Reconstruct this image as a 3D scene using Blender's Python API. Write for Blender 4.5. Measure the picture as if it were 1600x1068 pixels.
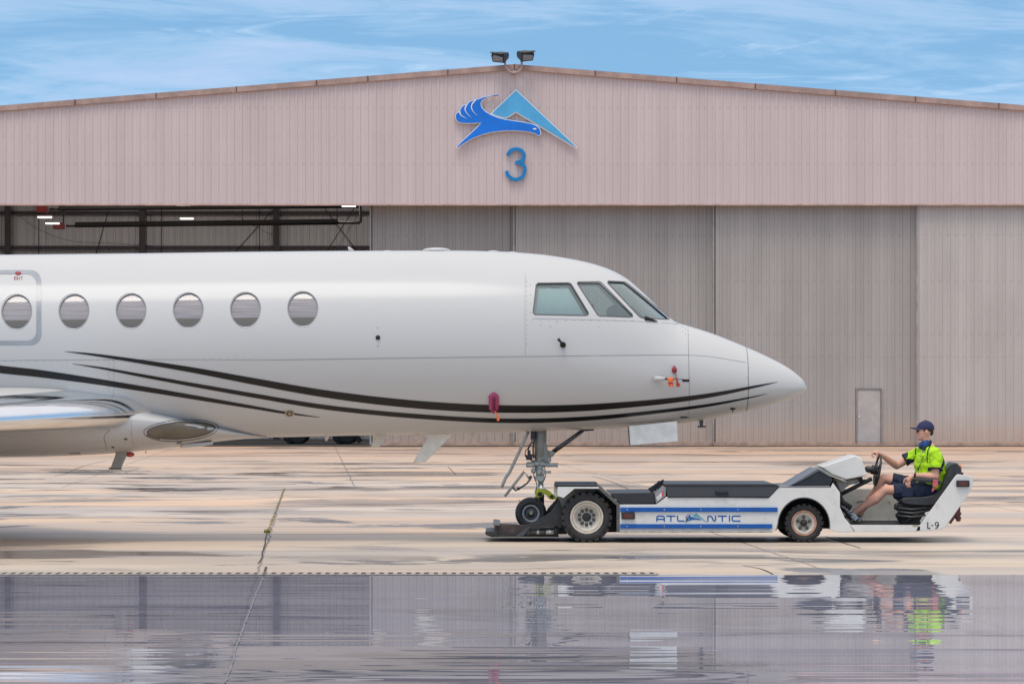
import bpy, bmesh, math, random
import numpy as np
from mathutils import Vector, Matrix
random.seed(7)
R = math.radians
for o in list(bpy.data.objects): bpy.data.objects.remove(o)
SC = bpy.context.scene
COL = SC.collection

# ------------------------------------------------------------------ camera
D0, F, HC, PX0, PY0 = 45.0, 5490.0, 1.84, 800.0, 623.0   # distance to tug side, focal (photo px), eye height
cam_d = bpy.data.cameras.new('camera'); cam = bpy.data.objects.new('camera', cam_d); COL.objects.link(cam)
cam.location = (0, -D0, HC); cam.rotation_euler = (R(90), 0, 0)
cam_d.sensor_width = 36; cam_d.lens = 36*F/1600; cam_d.shift_y = (PY0-534)/1600
cam_d.clip_start = 0.5; cam_d.clip_end = 20000
SC.camera = cam

# ------------------------------------------------------------------ light
SUN_EL, SUN_AZ = R(68), R(200)       # azimuth clockwise from +Y
sd = bpy.data.lights.new('sun', 'SUN'); sun = bpy.data.objects.new('sun', sd); COL.objects.link(sun)
sd.energy = .9; sd.angle = R(24); sd.color = (1, .92, .82)
dirv = Vector((math.sin(SUN_AZ)*math.cos(SUN_EL), math.cos(SUN_AZ)*math.cos(SUN_EL), math.sin(SUN_EL)))
sun.rotation_euler = dirv.to_track_quat('Z', 'Y').to_euler(); sun.location = dirv*60
SC.view_settings.view_transform = 'Standard'; SC.view_settings.look = 'None'
SC.view_settings.exposure = 0.9; SC.view_settings.gamma = 1

class NT:
    def __init__(s, t): s.t = t; s.n = t.nodes; s.l = t.links
    def add(s, typ, **kw):
        n = s.n.new(typ)
        for k, v in kw.items(): setattr(n, k, v)
        return n
    def set(s, sock, v):
        if isinstance(v, bpy.types.NodeSocket): s.l.new(v, sock)
        elif v is not None: sock.default_value = v
    def math(s, op, a, b=None, c=None, clamp=False):
        n = s.add('ShaderNodeMath', operation=op, use_clamp=clamp)
        for i, v in enumerate((a, b, c)):
            if v is not None: s.set(n.inputs[i], v)
        return n.outputs[0]
    def comb(s, x, y, z):
        n = s.add('ShaderNodeCombineXYZ')
        for i, v in enumerate((x, y, z)): s.set(n.inputs[i], v)
        return n.outputs[0]
    def noise(s, vec, scale=1, detail=4, rough=.55, dist=0):
        n = s.add('ShaderNodeTexNoise'); s.set(n.inputs['Vector'], vec)
        n.inputs['Scale'].default_value = scale; n.inputs['Detail'].default_value = detail
        n.inputs['Roughness'].default_value = rough; n.inputs['Distortion'].default_value = dist
        return n.outputs['Fac']
    def ramp(s, f, a, b, lo=0., hi=1.):
        n = s.add('ShaderNodeMapRange'); n.clamp = True; n.interpolation_type = 'SMOOTHSTEP'
        s.set(n.inputs[0], f)
        for i, v in enumerate((a, b, lo, hi)): n.inputs[i+1].default_value = v
        return n.outputs[0]
    def mix(s, f, a, b, mode='MIX'):
        n = s.add('ShaderNodeMix', data_type='RGBA', blend_type=mode)
        s.set(n.inputs[0], f)
        for i, v in ((6, a), (7, b)):
            if isinstance(v, tuple): v = (*v, 1) if len(v) == 3 else v
            s.set(n.inputs[i], v)
        return n.outputs[2]

w = bpy.data.worlds.new('World'); SC.world = w; w.use_nodes = True
t = NT(w.node_tree); t.n.clear()
tc = t.add('ShaderNodeTexCoord'); sep = t.add('ShaderNodeSeparateXYZ'); t.l.new(tc.outputs['Generated'], sep.inputs[0])
sx, sy, sz = sep.outputs
sky = t.add('ShaderNodeTexSky', sky_type='NISHITA'); sky.sun_disc = False
sky.sun_elevation = SUN_EL; sky.sun_rotation = SUN_AZ; sky.altitude = 200
sky.air_density = 1.0; sky.dust_density = 0.6; sky.ozone_density = 2.5
zz = t.math('ADD', t.math('MAXIMUM', sz, 0.0), 0.30)
vn = t.add('ShaderNodeVectorMath', operation='NORMALIZE'); t.l.new(t.comb(sx, sy, zz), vn.inputs[0])
t.l.new(vn.outputs[0], sky.inputs[0])
# cirrus: streaks lying along the horizon, seen as a sheet of cloud
cv = t.comb(t.math('MULTIPLY', sx, 5.5), t.math('MULTIPLY', sy, 1.5), t.math('ADD', t.math('MULTIPLY', sz, 48), t.math('MULTIPLY', sx, 1.6)))
n1 = t.noise(cv, 1.6, 8, .62, .6)
cv2 = t.comb(t.math('MULTIPLY', sx, 14), t.math('MULTIPLY', sy, 2), t.math('SUBTRACT', t.math('MULTIPLY', sz, 120), t.math('MULTIPLY', sx, 4)))
n2 = t.noise(cv2, 1.1, 8, .66, .9)
cl = t.math('MAXIMUM', t.ramp(n1, .41, .68, 0, .55), t.ramp(n2, .50, .74, 0, .42))
over = t.ramp(sz, .14, .6, 0, .85)
cl = t.math('MAXIMUM', cl, over)
shade = t.ramp(n1, .46, .62)
ccol = t.mix(shade, (4.2, 4.95, 5.8), (3.15, 3.75, 4.95)); ccol = t.mix(over, ccol, (5.3, 5.05, 5.05))
skc = t.mix(1.0, sky.outputs[0], (.92, 1.10, 1.0), 'MULTIPLY')
final = t.mix(cl, skc, ccol)
bg = t.add('ShaderNodeBackground'); bg.inputs['Strength'].default_value = .11
t.l.new(final, bg.inputs[0])
wo = t.add('ShaderNodeOutputWorld'); t.l.new(bg.outputs[0], wo.inputs[0])

# ------------------------------------------------------------------ helpers
def W(px, py, Y=0.0):
    k = (D0+Y)/F
    return Vector(((px-PX0)*k, Y, HC-(py-PY0)*k))
def L(px, Y=0.0): return px*(D0+Y)/F

MATS = {}
def mat(name, col, rough=.5, metal=0., var=.12, vs=6., bump=0., bs=60., spec=.5, coat=0., dirt=None, stretch=(1, 1, 1), emit=None, estr=1.):
    if name in MATS: return MATS[name]
    m = bpy.data.materials.new(name); m.use_nodes = True; t = NT(m.node_tree)
    b = t.n['Principled BSDF']
    tc = t.add('ShaderNodeTexCoord'); mp = t.add('ShaderNodeMapping'); mp.inputs['Scale'].default_value = stretch
    t.l.new(tc.outputs['Object'], mp.inputs[0]); vec = mp.outputs[0]
    n = t.noise(vec, vs, 5, .6)
    lo = tuple(c*(1-var) for c in col); hi = tuple(min(1, c*(1+var*.6)) for c in col)
    c = t.mix(t.ramp(n, .3, .7), lo, hi)
    if dirt:
        dc, amt, ds = dirt
        n3 = t.noise(vec, ds, 6, .7)
        c = t.mix(t.ramp(n3, .5, .75, 0, amt), c, dc)
    t.l.new(c, b.inputs['Base Color'])
    t.set(b.inputs['Roughness'], t.ramp(n, .2, .8, max(0, rough-.06), min(1, rough+.08)))
    b.inputs['Metallic'].default_value = metal; b.inputs['Specular IOR Level'].default_value = spec
    b.inputs['Coat Weight'].default_value = coat; b.inputs['Coat Roughness'].default_value = .04
    if emit:
        b.inputs['Emission Color'].default_value = (*emit, 1); b.inputs['Emission Strength'].default_value = estr
    if bump:
        bn = t.add('ShaderNodeBump'); bn.inputs['Strength'].default_value = bump; bn.inputs['Distance'].default_value = .01
        t.l.new(t.noise(vec, bs, 4), bn.inputs['Height']); t.l.new(bn.outputs[0], b.inputs['Normal'])
    MATS[name] = m; return m

class MB:
    def __init__(s): s.v = []; s.f = []; s.mi = []; s.sm = []
    def face(s, idx, mi=0, sm=False): s.f.append(tuple(idx)); s.mi.append(mi); s.sm.append(sm)
    def quad(s, a, b, c, d, mi=0):
        i = len(s.v); s.v += [Vector(a), Vector(b), Vector(c), Vector(d)]; s.face((i, i+1, i+2, i+3), mi); return s
    def box(s, x0, x1, y0, y1, z0, z1, mi=0, rot=None, piv=None):
        i = len(s.v)
        vs = [Vector((x, y, z)) for x in (x0, x1) for y in (y0, y1) for z in (z0, z1)]
        if rot is not None:
            piv = piv or Vector(((x0+x1)/2, (y0+y1)/2, (z0+z1)/2)); vs = [rot @ (p-piv)+piv for p in vs]
        s.v += vs
        for f in ((0, 1, 3, 2), (4, 6, 7, 5), (0, 4, 5, 1), (2, 3, 7, 6), (0, 2, 6, 4), (1, 5, 7, 3)): s.face([i+k for k in f], mi)
        return s
    def prism(s, pts, y0, y1, mi=0, K=None, sm=False):
        """polygon given as photo pixels on plane y0 (or K), extruded straight to y1"""
        K = y0 if K is None else K
        P = [W(a, b, K) for a, b in pts]
        return s.prismw([(p.x, p.z) for p in P], y0, y1, mi, sm)
    def prismw(s, pts, y0, y1, mi=0, sm=False):
        A = sum(pts[k][0]*pts[(k+1) % len(pts)][1]-pts[(k+1) % len(pts)][0]*pts[k][1] for k in range(len(pts)))
        if A < 0: pts = pts[::-1]
        i = len(s.v); n = len(pts)
        s.v += [Vector((x, y0, z)) for x, z in pts]+[Vector((x, y1, z)) for x, z in pts]
        s.face([i+k for k in range(n)], mi); s.face([i+n+k for k in reversed(range(n))], mi)
        for k in range(n):
            j = (k+1) % n; s.face((i+j, i+k, i+n+k, i+n+j), mi, sm)
        return s
    def tube(s, pts, rad, seg=12, mi=0, cap='flat', flat=1., fdir=None):
        """tube through points; rad number or list; cap flat or round"""
        pts = [Vector(p) for p in pts]; n = len(pts)
        rad = [rad]*n if not hasattr(rad, '__len__') else list(rad)
        if cap == 'round':
            a = (pts[0]-pts[1]).normalized(); b = (pts[-1]-pts[-2]).normalized(); P = []; Q = []
            for th in (80, 55, 30): P.append(pts[0]+a*rad[0]*math.sin(R(th))); Q.append(rad[0]*math.cos(R(th)))
            P += pts; Q += rad
            for th in (30, 55, 80): P.append(pts[-1]+b*rad[-1]*math.sin(R(th))); Q.append(rad[-1]*math.cos(R(th)))
            pts, rad = P, Q; n = len(pts)
        i0 = len(s.v); u = None
        for k in range(n):
            tdir = (pts[min(k+1, n-1)]-pts[max(k-1, 0)]).normalized()
            if u is None:
                ref = Vector(fdir) if fdir else (Vector((0, 1, 0)) if abs(tdir.y) < .9 else Vector((1, 0, 0)))
                u = (ref-tdir*ref.dot(tdir)).normalized()
            else: u = (u-tdir*u.dot(tdir)).normalized()
            v = tdir.cross(u)
            for q in range(seg):
                a = 2*math.pi*q/seg; s.v.append(pts[k]+u*math.cos(a)*rad[k]*flat+v*math.sin(a)*rad[k])
        for k in range(n-1):
            for q in range(seg):
                r = (q+1) % seg; a = i0+k*seg
                s.face((a+q, a+r, a+seg+r, a+seg+q), mi, True)
        s.face([i0+q for q in reversed(range(seg))], mi); s.face([i0+(n-1)*seg+q for q in range(seg)], mi)
        return s
    def lathe(s, prof, c, axis=(0, 1, 0), seg=32, mi=0, mis=None, sm=True, closed=False, cap=True):
        """profile (radius, along) revolved round axis at c"""
        c = Vector(c); ax = Vector(axis).normalized()
        ref = Vector((0, 0, 1)) if abs(ax.z) < .9 else Vector((1, 0, 0))
        u = (ref-ax*ref.dot(ax)).normalized(); v = ax.cross(u); i0 = len(s.v); n = len(prof)
        for r, h in prof:
            for q in range(seg):
                a = 2*math.pi*q/seg; s.v.append(c+ax*h+(u*math.cos(a)+v*math.sin(a))*r)
        rr = range(n if closed else n-1)
        for k in rr:
            k2 = (k+1) % n
            for q in range(seg):
                r = (q+1) % seg
                s.face((i0+k*seg+q, i0+k*seg+r, i0+k2*seg+r, i0+k2*seg+q), mis[k] if mis else mi, sm)
        if not closed and cap:
            if prof[0][0] > 1e-4: s.face([i0+q for q in reversed(range(seg))], mis[0] if mis else mi)
            if prof[-1][0] > 1e-4: s.face([i0+(n-1)*seg+q for q in range(seg)], mis[-1] if mis else mi)
        return s
    def ball(s, c, r, seg=16, mi=0, rot=None):
        c = Vector(c); r = Vector((r, r, r)) if not hasattr(r, '__len__') else Vector(r); i0 = len(s.v); m = seg//2
        for a in range(m+1):
            th = math.pi*a/m
            for q in range(seg):
                ph = 2*math.pi*q/seg
                p = Vector((r.x*math.sin(th)*math.cos(ph), r.y*math.sin(th)*math.sin(ph), r.z*math.cos(th)))
                s.v.append(c+(rot @ p if rot else p))
        for a in range(m):
            for q in range(seg):
                b = (q+1) % seg; s.face((i0+a*seg+q, i0+(a+1)*seg+q, i0+(a+1)*seg+b, i0+a*seg+b), mi, True)
        return s
    def rings(s, rings, mi=0, closed=True, cap=True, sm=True):
        i0 = len(s.v); m = len(rings[0])
        for r in rings: s.v += [Vector(p) for p in r]
        for k in range(len(rings)-1):
            for q in range(m if closed else m-1):
                r = (q+1) % m; a = i0+k*m
                s.face((a+q, a+r, a+m+r, a+m+q), mi, sm)
        if cap: s.face([i0+q for q in reversed(range(m))], mi); s.face([i0+(len(rings)-1)*m+q for q in range(m)], mi)
        return s
    def mesh(s, name, mats):
        me = bpy.data.meshes.new(name); me.from_pydata([tuple(v) for v in s.v], [], s.f)
        for m in (mats if isinstance(mats, (list, tuple)) else [mats]): me.materials.append(m)
        me.polygons.foreach_set('material_index', s.mi); me.polygons.foreach_set('use_smooth', s.sm)
        bm = bmesh.new(); bm.from_mesh(me); bmesh.ops.remove_doubles(bm, verts=bm.verts, dist=1e-5)
        bmesh.ops.recalc_face_normals(bm, faces=bm.faces); bm.to_mesh(me); bm.free()
        return me
    def split(s, name, mats, parent=None, bevel=0, label=None, bseg=2):
        up = list(range(len(s.v)))
        def fd(a):
            while up[a] != a: up[a] = up[up[a]]; a = up[a]
            return a
        for f in s.f:
            for k in f[1:]: up[fd(k)] = fd(f[0])
        grp = {}
        for i, f in enumerate(s.f): grp.setdefault(fd(f[0]), []).append(i)
        out = []
        for g in grp.values():
            m = MB(); ix = {}
            for i in g:
                for k in s.f[i]:
                    if k not in ix: ix[k] = len(m.v); m.v.append(s.v[k])
                m.face([ix[k] for k in s.f[i]], s.mi[i], s.sm[i])
            out.append(m.build(name, mats, parent, bevel, label, bseg))
        return out
    def build(s, name, mats, parent=None, bevel=0, label=None, bseg=2, flip=False):
        me = s.mesh(name, mats); o = bpy.data.objects.new(name, me); COL.objects.link(o)
        if parent: par(o, parent)
        if label: o['label'] = label
        if bevel:
            b = o.modifiers.new('bevel', 'BEVEL'); b.width = bevel; b.segments = bseg; b.limit_method = 'ANGLE'; b.angle_limit = R(35); b.harden_normals = False
        return o
def par(o, p):
    o.parent = p; o.matrix_parent_inverse = Matrix.Translation(-Vector(p.get('_l', (0, 0, 0))))
def thing(name, label, cat, loc=(0, 0, 0), group=None):
    o = bpy.data.objects.new(name, None); COL.objects.link(o); o.location = loc; o['_l'] = tuple(loc); o.empty_display_size = .3
    o['label'] = label; o['category'] = cat
    if group: o['group'] = group
    return o
def tag(o, label, cat, group=None):
    o['label'] = label; o['category'] = cat
    if group: o['group'] = group
    return o
def struct(o, kind='structure'): o['kind'] = kind; return o
def dup(root, off, label):
    r = root.copy(); COL.objects.link(r); r.location = Vector(root.location)+Vector(off); r['label'] = label
    def rec(a, b):
        for ch in list(a.children):
            c = ch.copy(); COL.objects.link(c); c.parent = b; c.matrix_parent_inverse = ch.matrix_parent_inverse.copy(); rec(ch, c)
    rec(root, r); return r
def smooth_line(pts, n=8, closed=False):
    P = [np.array(p, float) for p in pts]; out = []; m = len(P)
    for i in range(m if closed else m-1):
        g = lambda k: P[k % m] if closed else P[min(max(k, 0), m-1)]
        a, b, c, d = g(i-1), g(i), g(i+1), g(i+2)
        for k in range(n):
            u = k/n; out.append(tuple(.5*((2*b)+(-a+c)*u+(2*a-5*b+4*c-d)*u*u+(-a+3*b-3*c+d)*u**3)))
    if not closed: out.append(tuple(P[-1]))
    return out
def stroke(mb, pts, w, y0, y1, mi=0, closed=False):
    """a flat stroke of width w px along px polyline, built as solid plate"""
    P = [np.array(p, float) for p in pts]; n = len(P); Lf = []; Rt = []
    for i in range(n):
        if closed: a, c = P[i-1], P[(i+1) % n]
        else: a, c = P[max(i-1, 0)], P[min(i+1, n-1)]
        d1 = P[i]-a if (i > 0 or closed) else c-P[i]; d2 = c-P[i] if (i < n-1 or closed) else d1
        d1 = d1/(np.linalg.norm(d1)+1e-9); d2 = d2/(np.linalg.norm(d2)+1e-9)
        nn = np.array([-(d1+d2)[1], (d1+d2)[0]]); nn /= np.linalg.norm(nn)+1e-9
        k = 1/max(.5, abs(nn @ np.array([-d1[1], d1[0]])))
        Lf.append(P[i]+nn*w/2*k); Rt.append(P[i]-nn*w/2*k)
    rng = range(n if closed else n-1)
    i0 = len(mb.v)
    for i in range(n):
        for q, yy in ((Lf[i], y0), (Rt[i], y0), (Lf[i], y1), (Rt[i], y1)):
            p = W(q[0], q[1], y0); mb.v.append(Vector((p.x, yy, p.z)))
    for i in rng:
        a = i0+4*i; b = i0+4*((i+1) % n)
        mb.face((a, b, b+1, a+1), mi); mb.face((a+2, a+3, b+3, b+2), mi)
        mb.face((a, a+2, b+2, b), mi); mb.face((a+1, b+1, b+3, a+3), mi)
    if not closed:
        a = i0; mb.face((a, a+1, a+3, a+2), mi); a = i0+4*(n-1); mb.face((a, a+2, a+3, a+1), mi)
    return mb
def offset_poly(pts, d):
    """inset a closed px polygon by d (positive = inwards)"""
    P = [np.array(p, float) for p in pts]; n = len(P)
    A = sum(P[k][0]*P[(k+1) % n][1]-P[(k+1) % n][0]*P[k][1] for k in range(n)); sg = 1 if A > 0 else -1; out = []
    for i in range(n):
        d1 = P[i]-P[i-1]; d2 = P[(i+1) % n]-P[i]; d1 /= np.linalg.norm(d1)+1e-9; d2 /= np.linalg.norm(d2)+1e-9
        n1 = np.array([-d1[1], d1[0]])*sg; n2 = np.array([-d2[1], d2[0]])*sg; m = n1+n2; m /= np.linalg.norm(m)+1e-9
        k = 1/max(.35, m @ n1); out.append(tuple(P[i]+m*d*k))
    return out
# ------------------------------------------------------------------ ground
def ground_mat(name, wet):
    m = bpy.data.materials.new(name); m.use_nodes = True; t = NT(m.node_tree); b = t.n['Principled BSDF']
    g = t.add('ShaderNodeNewGeometry'); sp = t.add('ShaderNodeSeparateXYZ'); t.l.new(g.outputs['Position'], sp.inputs[0])
    x, y, _ = sp.outputs
    def nz(fx, fy, sc=1, det=5, off=0., dist=0.): return t.noise(t.comb(t.math('MULTIPLY', x, fx), t.math('ADD', t.math('MULTIPLY', y, fy), off), off*1.7), sc, det, .6, dist)
    big = nz(.04, .12, 1, 4, 3.1)
    c = t.mix(t.ramp(big, .38, .56), (.72, .455, .255), (.64, .51, .40))
    c = t.mix(t.ramp(nz(.12, .42, 1, 6, 9.), .45, .7, 0, .55), c, (.66, .57, .47))
    c = t.mix(t.ramp(y, 30., 88., 0, .85), c, (.62, .345, .19))
    c = t.mix(t.ramp(y, -8.6, 6., .55, 0), c, (.56, .48, .36))
    c = t.mix(t.ramp(nz(.22, .60, 1, 9, 17.), .44, .72, 0, .40), c, (.27, .21, .18))
    c = t.mix(t.ramp(nz(.8, 2., 1, 5, 5.), .35, .7, 0, .2), c, (.64, .56, .48))
    # every slab was poured on its own day: a tint for each
    sl = t.math('FLOOR', t.math('DIVIDE', t.math('ADD', y, 8.4), 6.)); sxx = t.math('FLOOR', t.math('DIVIDE', t.math('ADD', x, t.math('MULTIPLY', y, .057)), 6.1))
    wn = t.add('ShaderNodeTexWhiteNoise'); wn.noise_dimensions = '3D'; t.l.new(t.comb(t.math('MULTIPLY', sl, 1.), t.math('MULTIPLY', t.math('FLOOR', t.math('DIVIDE', sxx, 3.)), 1.), 3.), wn.inputs['Vector'])
    c = t.mix(t.math('MULTIPLY', wn.outputs[0], .30), c, (.44, .39, .36))
    c = t.mix(t.math('MULTIPLY', t.math('COMPARE', sl, 2., .1), .6), c, (.68, .46, .285))
    c = t.mix(t.math('MULTIPLY', t.math('COMPARE', sl, 4., .1), .35), c, (.68, .48, .34))
    # stains and damp streaks with a shape of their own
    mask = t.ramp(nz(.05, .11, 1, 3, 41.), .45, .55)
    st = t.math('MULTIPLY', t.ramp(nz(.30, .40, 1, 9, 23., .7), .53, .58), mask)
    st3 = t.math('MULTIPLY', t.ramp(nz(.16, .22, 1, 8, 123., .8), .50, .58), t.ramp(nz(.03, .08, 1, 2, 63.), .42, .55))
    c = t.mix(t.math('MULTIPLY', st3, .6), c, (.25, .18, .13))
    c = t.mix(t.math('MULTIPLY', st, .85), c, (.075, .066, .058))
    st2 = t.ramp(nz(.09, 1.1, 1, 5, 77.), .60, .65, 0, .55)
    c = t.mix(st2, c, (.16, .125, .10))
    # slab joints
    def line(v, per, off, wd):
        f = t.math('FRACT', t.math('ADD', t.math('DIVIDE', t.math('SUBTRACT', v, off), per), .5))
        d = t.math('MULTIPLY', t.math('ABSOLUTE', t.math('SUBTRACT', f, .5)), per)
        return t.math('LESS_THAN', d, wd)
    yw = t.math('ADD', y, t.math('MULTIPLY', t.math('SUBTRACT', nz(.35, .0, 1, 5, 2.), .5), .10))
    jn = t.math('MULTIPLY', line(yw, 6.0, -8.4, .05), t.ramp(nz(.10, .02, 1, 2, 13.), .36, .62))
    u = t.math('ADD', x, t.math('MULTIPLY', t.math('ADD', y, 45.), .057))
    uw = t.math('ADD', u, t.math('MULTIPLY', t.math('SUBTRACT', nz(.0, .9, 1, 5, 2.), .5), .12))
    far = t.math('GREATER_THAN', y, 27.7)
    uo = t.math('SUBTRACT', uw, t.math('MULTIPLY', far, 1.47))
    jx = line(uo, 6.1, -.57, .016)
    c = t.mix(t.math('MULTIPLY', t.math('MAXIMUM', jn, jx), .72), c, (.09, .075, .065))
    wetm = t.ramp(nz(.10, .22, 1, 6, 31.), .42, .60)
    if wet:
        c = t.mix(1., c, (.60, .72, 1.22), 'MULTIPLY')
        c = t.mix(.55, c, (.34, .355, .44))  # bluish sky reflection put into the water's base colour
        t.l.new(c, b.inputs['Base Color'])
        b.inputs['IOR'].default_value = 1.65
        t.set(b.inputs['Roughness'], t.ramp(nz(.06, 1.2, 1, 5, 3.), .45, .8, .0, .03))
        h1 = nz(.08, .62, 1, 1.5, 7., .3); h2 = nz(.40, 1.9, 1, 1, 57., .2)
        # in sheltered water near the drain the surface lies still
        amp = t.ramp(nz(.04, .5, 1, 3, 87.), .35, .65, .25, 1.)
        hh = t.math('MULTIPLY', t.math('ADD', h1, t.math('MULTIPLY', h2, .16)), amp)
        bn = t.add('ShaderNodeBump'); bn.inputs['Strength'].default_value = 1.; bn.inputs['Distance'].default_value = .0062
        t.l.new(hh, bn.inputs['Height']); t.l.new(bn.outputs[0], b.inputs['Normal'])
    else:
        c2 = t.mix(t.math('MULTIPLY', wetm, .30), c, (.33, .285, .255))
        t.l.new(c2, b.inputs['Base Color'])
        r = t.math('SUBTRACT', .72, t.math('MULTIPLY', wetm, .30))
        r = t.math('MAXIMUM', t.math('SUBTRACT', r, t.math('ADD', t.math('MULTIPLY', st, .2), t.math('MULTIPLY', st3, .36))), .10)
        t.l.new(r, b.inputs['Roughness'])
        bn = t.add('ShaderNodeBump'); bn.inputs['Strength'].default_value = .25; bn.inputs['Distance'].default_value = .01
        t.l.new(nz(6, 6, 1, 5, 1.), bn.inputs['Height']); t.l.new(bn.outputs[0], b.inputs['Normal'])
    return m
mg = MB(); mg.quad((-4000, -800, 0), (4000, -800, 0), (4000, 6000, 0), (-4000, 6000, 0))
struct(mg.build('ground', ground_mat('concrete apron', False)))
# standing water over the near slabs; its far shore follows the drain
mp_ = MB(); shore = [(-60+k*.5, -8.30+.03*math.sin(k*1.7)+.03*random.random()) for k in range(241)]
for (xa, ya), (xb, yb) in zip(shore, shore[1:]): mp_.quad((xa, -60, .004), (xb, -60, .004), (xb, yb, .004), (xa, ya, .004))
struct(mp_.build('water', ground_mat('standing water', True)))

m_slot = mat('drain slot shade', (.03, .028, .027), .6, .3)
m_conc = mat('drain concrete', (.42, .36, .30), .8, var=.3, vs=20)
dr = thing('trench_drain', 'slotted trench drain set flush in the concrete along the edge of the standing water', 'drain', (0, -8.2, 0))
a = MB(); a.box(-9, 1.5, -8.30, -7.86, .0045, .006); a.build('slot_shade', m_slot, dr)  # flat dark sheet; its colour stands for the shade down in the slots
a = MB()
for k in range(112):
    x = -9+k*.0945
    if x < 1.5: a.box(x, x+.047+random.uniform(-.004, .004), -8.26, -7.90, .0075, .012)
a.box(-9, 1.5, -8.32, -8.25, .0075, .013); a.box(-9, 1.5, -7.91, -7.84, .0075, .013)
a.build('grate', m_conc, dr)

# raised crack sealant running out under the water, and the dark crack beyond it
a = MB(); pts = [W2 for W2 in []]
def gp(px, py):
    d = HC*F/(py-PY0); return Vector(((px-PX0)*d/F, d-D0, 0))
def ribbon(mb, pts, wd, z):
    for p, q in zip(pts, pts[1:]): mb.quad((p.x-wd/2, p.y, z), (p.x+wd/2, p.y, z), (q.x+wd/2, q.y, z), (q.x-wd/2, q.y, z))
seal = [(352, 1068), (358, 1050), (366, 1030), (370, 1010), (378, 990), (384, 972), (390, 955), (396, 940), (401, 925), (408, 912), (411, 902)]
ribbon(a, [gp(x+random.uniform(-1.2, 1.2), y) for x, y in smooth_line(seal, 5)], .013, .009)
struct(a.build('joint_sealant', mat('sealant', (.20, .185, .20), .6, var=.3, vs=3)))
a = MB(); ck = [(412, 899), (416, 886)]
ribbon(a, [gp(x, y) for x, y in ck], .025, .010)
ck = [(403, 880), (410, 871), (410, 862), (414, 850), (416, 838), (418, 832)]
ribbon(a, [gp(x+random.uniform(-.6, .6), y) for x, y in smooth_line(ck, 5)], .015, .006)
for ln in ([(60, 746), (95, 742), (130, 728), (165, 720)], [(195, 738), (218, 731)], [(925, 744), (955, 752), (990, 766), (1040, 770)], [(1290, 838), (1318, 848), (1345, 856)], [(1160, 883), (1190, 889), (1208, 897)], [(700, 729), (712, 741)]):
    ribbon(a, [gp(x, y) for x, y in smooth_line(ln, 4)], .018, .006)
struct(a.build('ground_cracks', mat('crack', (.06, .05, .045), .9)))
# moss in the open joint
a = MB(); A_, B_ = gp(445, 762), gp(418, 832)
for k in range(620):
    u = random.random()**1.25; p = B_.lerp(A_, u); x = p.x+random.gauss(0, .011+.006*math.sin(u*37)); y = p.y+random.uniform(-.2, .2); h = random.uniform(.003, .011)
    i = len(a.v); ang = random.uniform(0, 6.28); dx, dy = .012*math.cos(ang), .012*math.sin(ang)
    a.v += [Vector((x-dx, y-dy, .001)), Vector((x+dx, y+dy, .001)), Vector((x+random.uniform(-.015, .015), y, h))]; a.face((i, i+1, i+2))
for k in range(45):
    p = gp(416+random.uniform(-3, 6), 831+random.uniform(-2, 1.5)); i = len(a.v); h = random.uniform(.01, .04)
    a.v += [Vector((p.x-.012, p.y, .001)), Vector((p.x+.012, p.y, .001)), Vector((p.x+random.uniform(-.015, .015), p.y, h))]; a.face((i, i+1, i+2))
struct(a.build('moss', mat('moss', (.26, .23, .03), .9, var=.5, vs=30)), 'stuff')

# ------------------------------------------------------------------ hangar
YH = 91.0; KH = (D0+YH)/F
def hx(px): return (px-PX0)*KH
def hz(py): return HC-(py-PY0)*KH
def sheet_mat(name, c1, c2, dirtc, base_dirt, rows, zlo, zhi):
    """painted sheet steel: long vertical runs of grime, dotted rows of screws, rust-red dust at the foot"""
    m = bpy.data.materials.new(name); m.use_nodes = True; t = NT(m.node_tree); b = t.n['Principled BSDF']
    g = t.add('ShaderNodeNewGeometry'); sp = t.add('ShaderNodeSeparateXYZ'); t.l.new(g.outputs['Position'], sp.inputs[0]); x, y, z = sp.outputs
    n = t.noise(t.comb(t.math('MULTIPLY', x, 1.3), 0., t.math('MULTIPLY', z, .10)), 1, 3, .5)
    c = t.mix(t.ramp(n, .3, .7), c1, c2)
    n2 = t.noise(t.comb(t.math('MULTIPLY', x, .35), 0., t.math('MULTIPLY', z, .25)), 1, 4, .6)
    c = t.mix(t.ramp(n2, .42, .7, 0, .25), c, dirtc)
    n4 = t.noise(t.comb(t.math('MULTIPLY', x, 5), 0., t.math('MULTIPLY', z, 3)), 1, 4, .6)
    c = t.mix(t.ramp(n4, .45, .75, 0, .08), c, dirtc)
    if base_dirt:
        c = t.mix(t.math('MULTIPLY', t.ramp(z, .05, 1.6, 1., 0), t.ramp(n4, .2, .6, .35, .8)), c, base_dirt)
    for zr, zw in rows:
        d = t.math('ABSOLUTE', t.math('SUBTRACT', z, zr)); fx = t.math('FRACT', t.math('MULTIPLY', x, 1/.3048))
        k = t.math('MULTIPLY', t.math('LESS_THAN', d, zw), t.math('LESS_THAN', t.math('ABSOLUTE', t.math('SUBTRACT', fx, .5)), .2))
        c = t.mix(t.math('MULTIPLY', k, .16), c, (.12, .10, .09))
    t.l.new(c, b.inputs['Base Color']); b.inputs['Roughness'].default_value = .55; b.inputs['Specular IOR Level'].default_value = .35
    return m
m_fas = sheet_mat('fascia steel', (.59, .48, .46), (.635, .525, .505), (.53, .435, .42), None, [(13.1, .025), (10.9, .025), (12., .02)], 9, 15)
m_door = sheet_mat('door steel', (.39, .36, .342), (.475, .445, .43), (.29, .262, .248), (.54, .38, .29), [(6.4, .03), (4.35, .03), (3.47, .03), (8.2, .03), (1.7, .02)], 0, 9)
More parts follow.
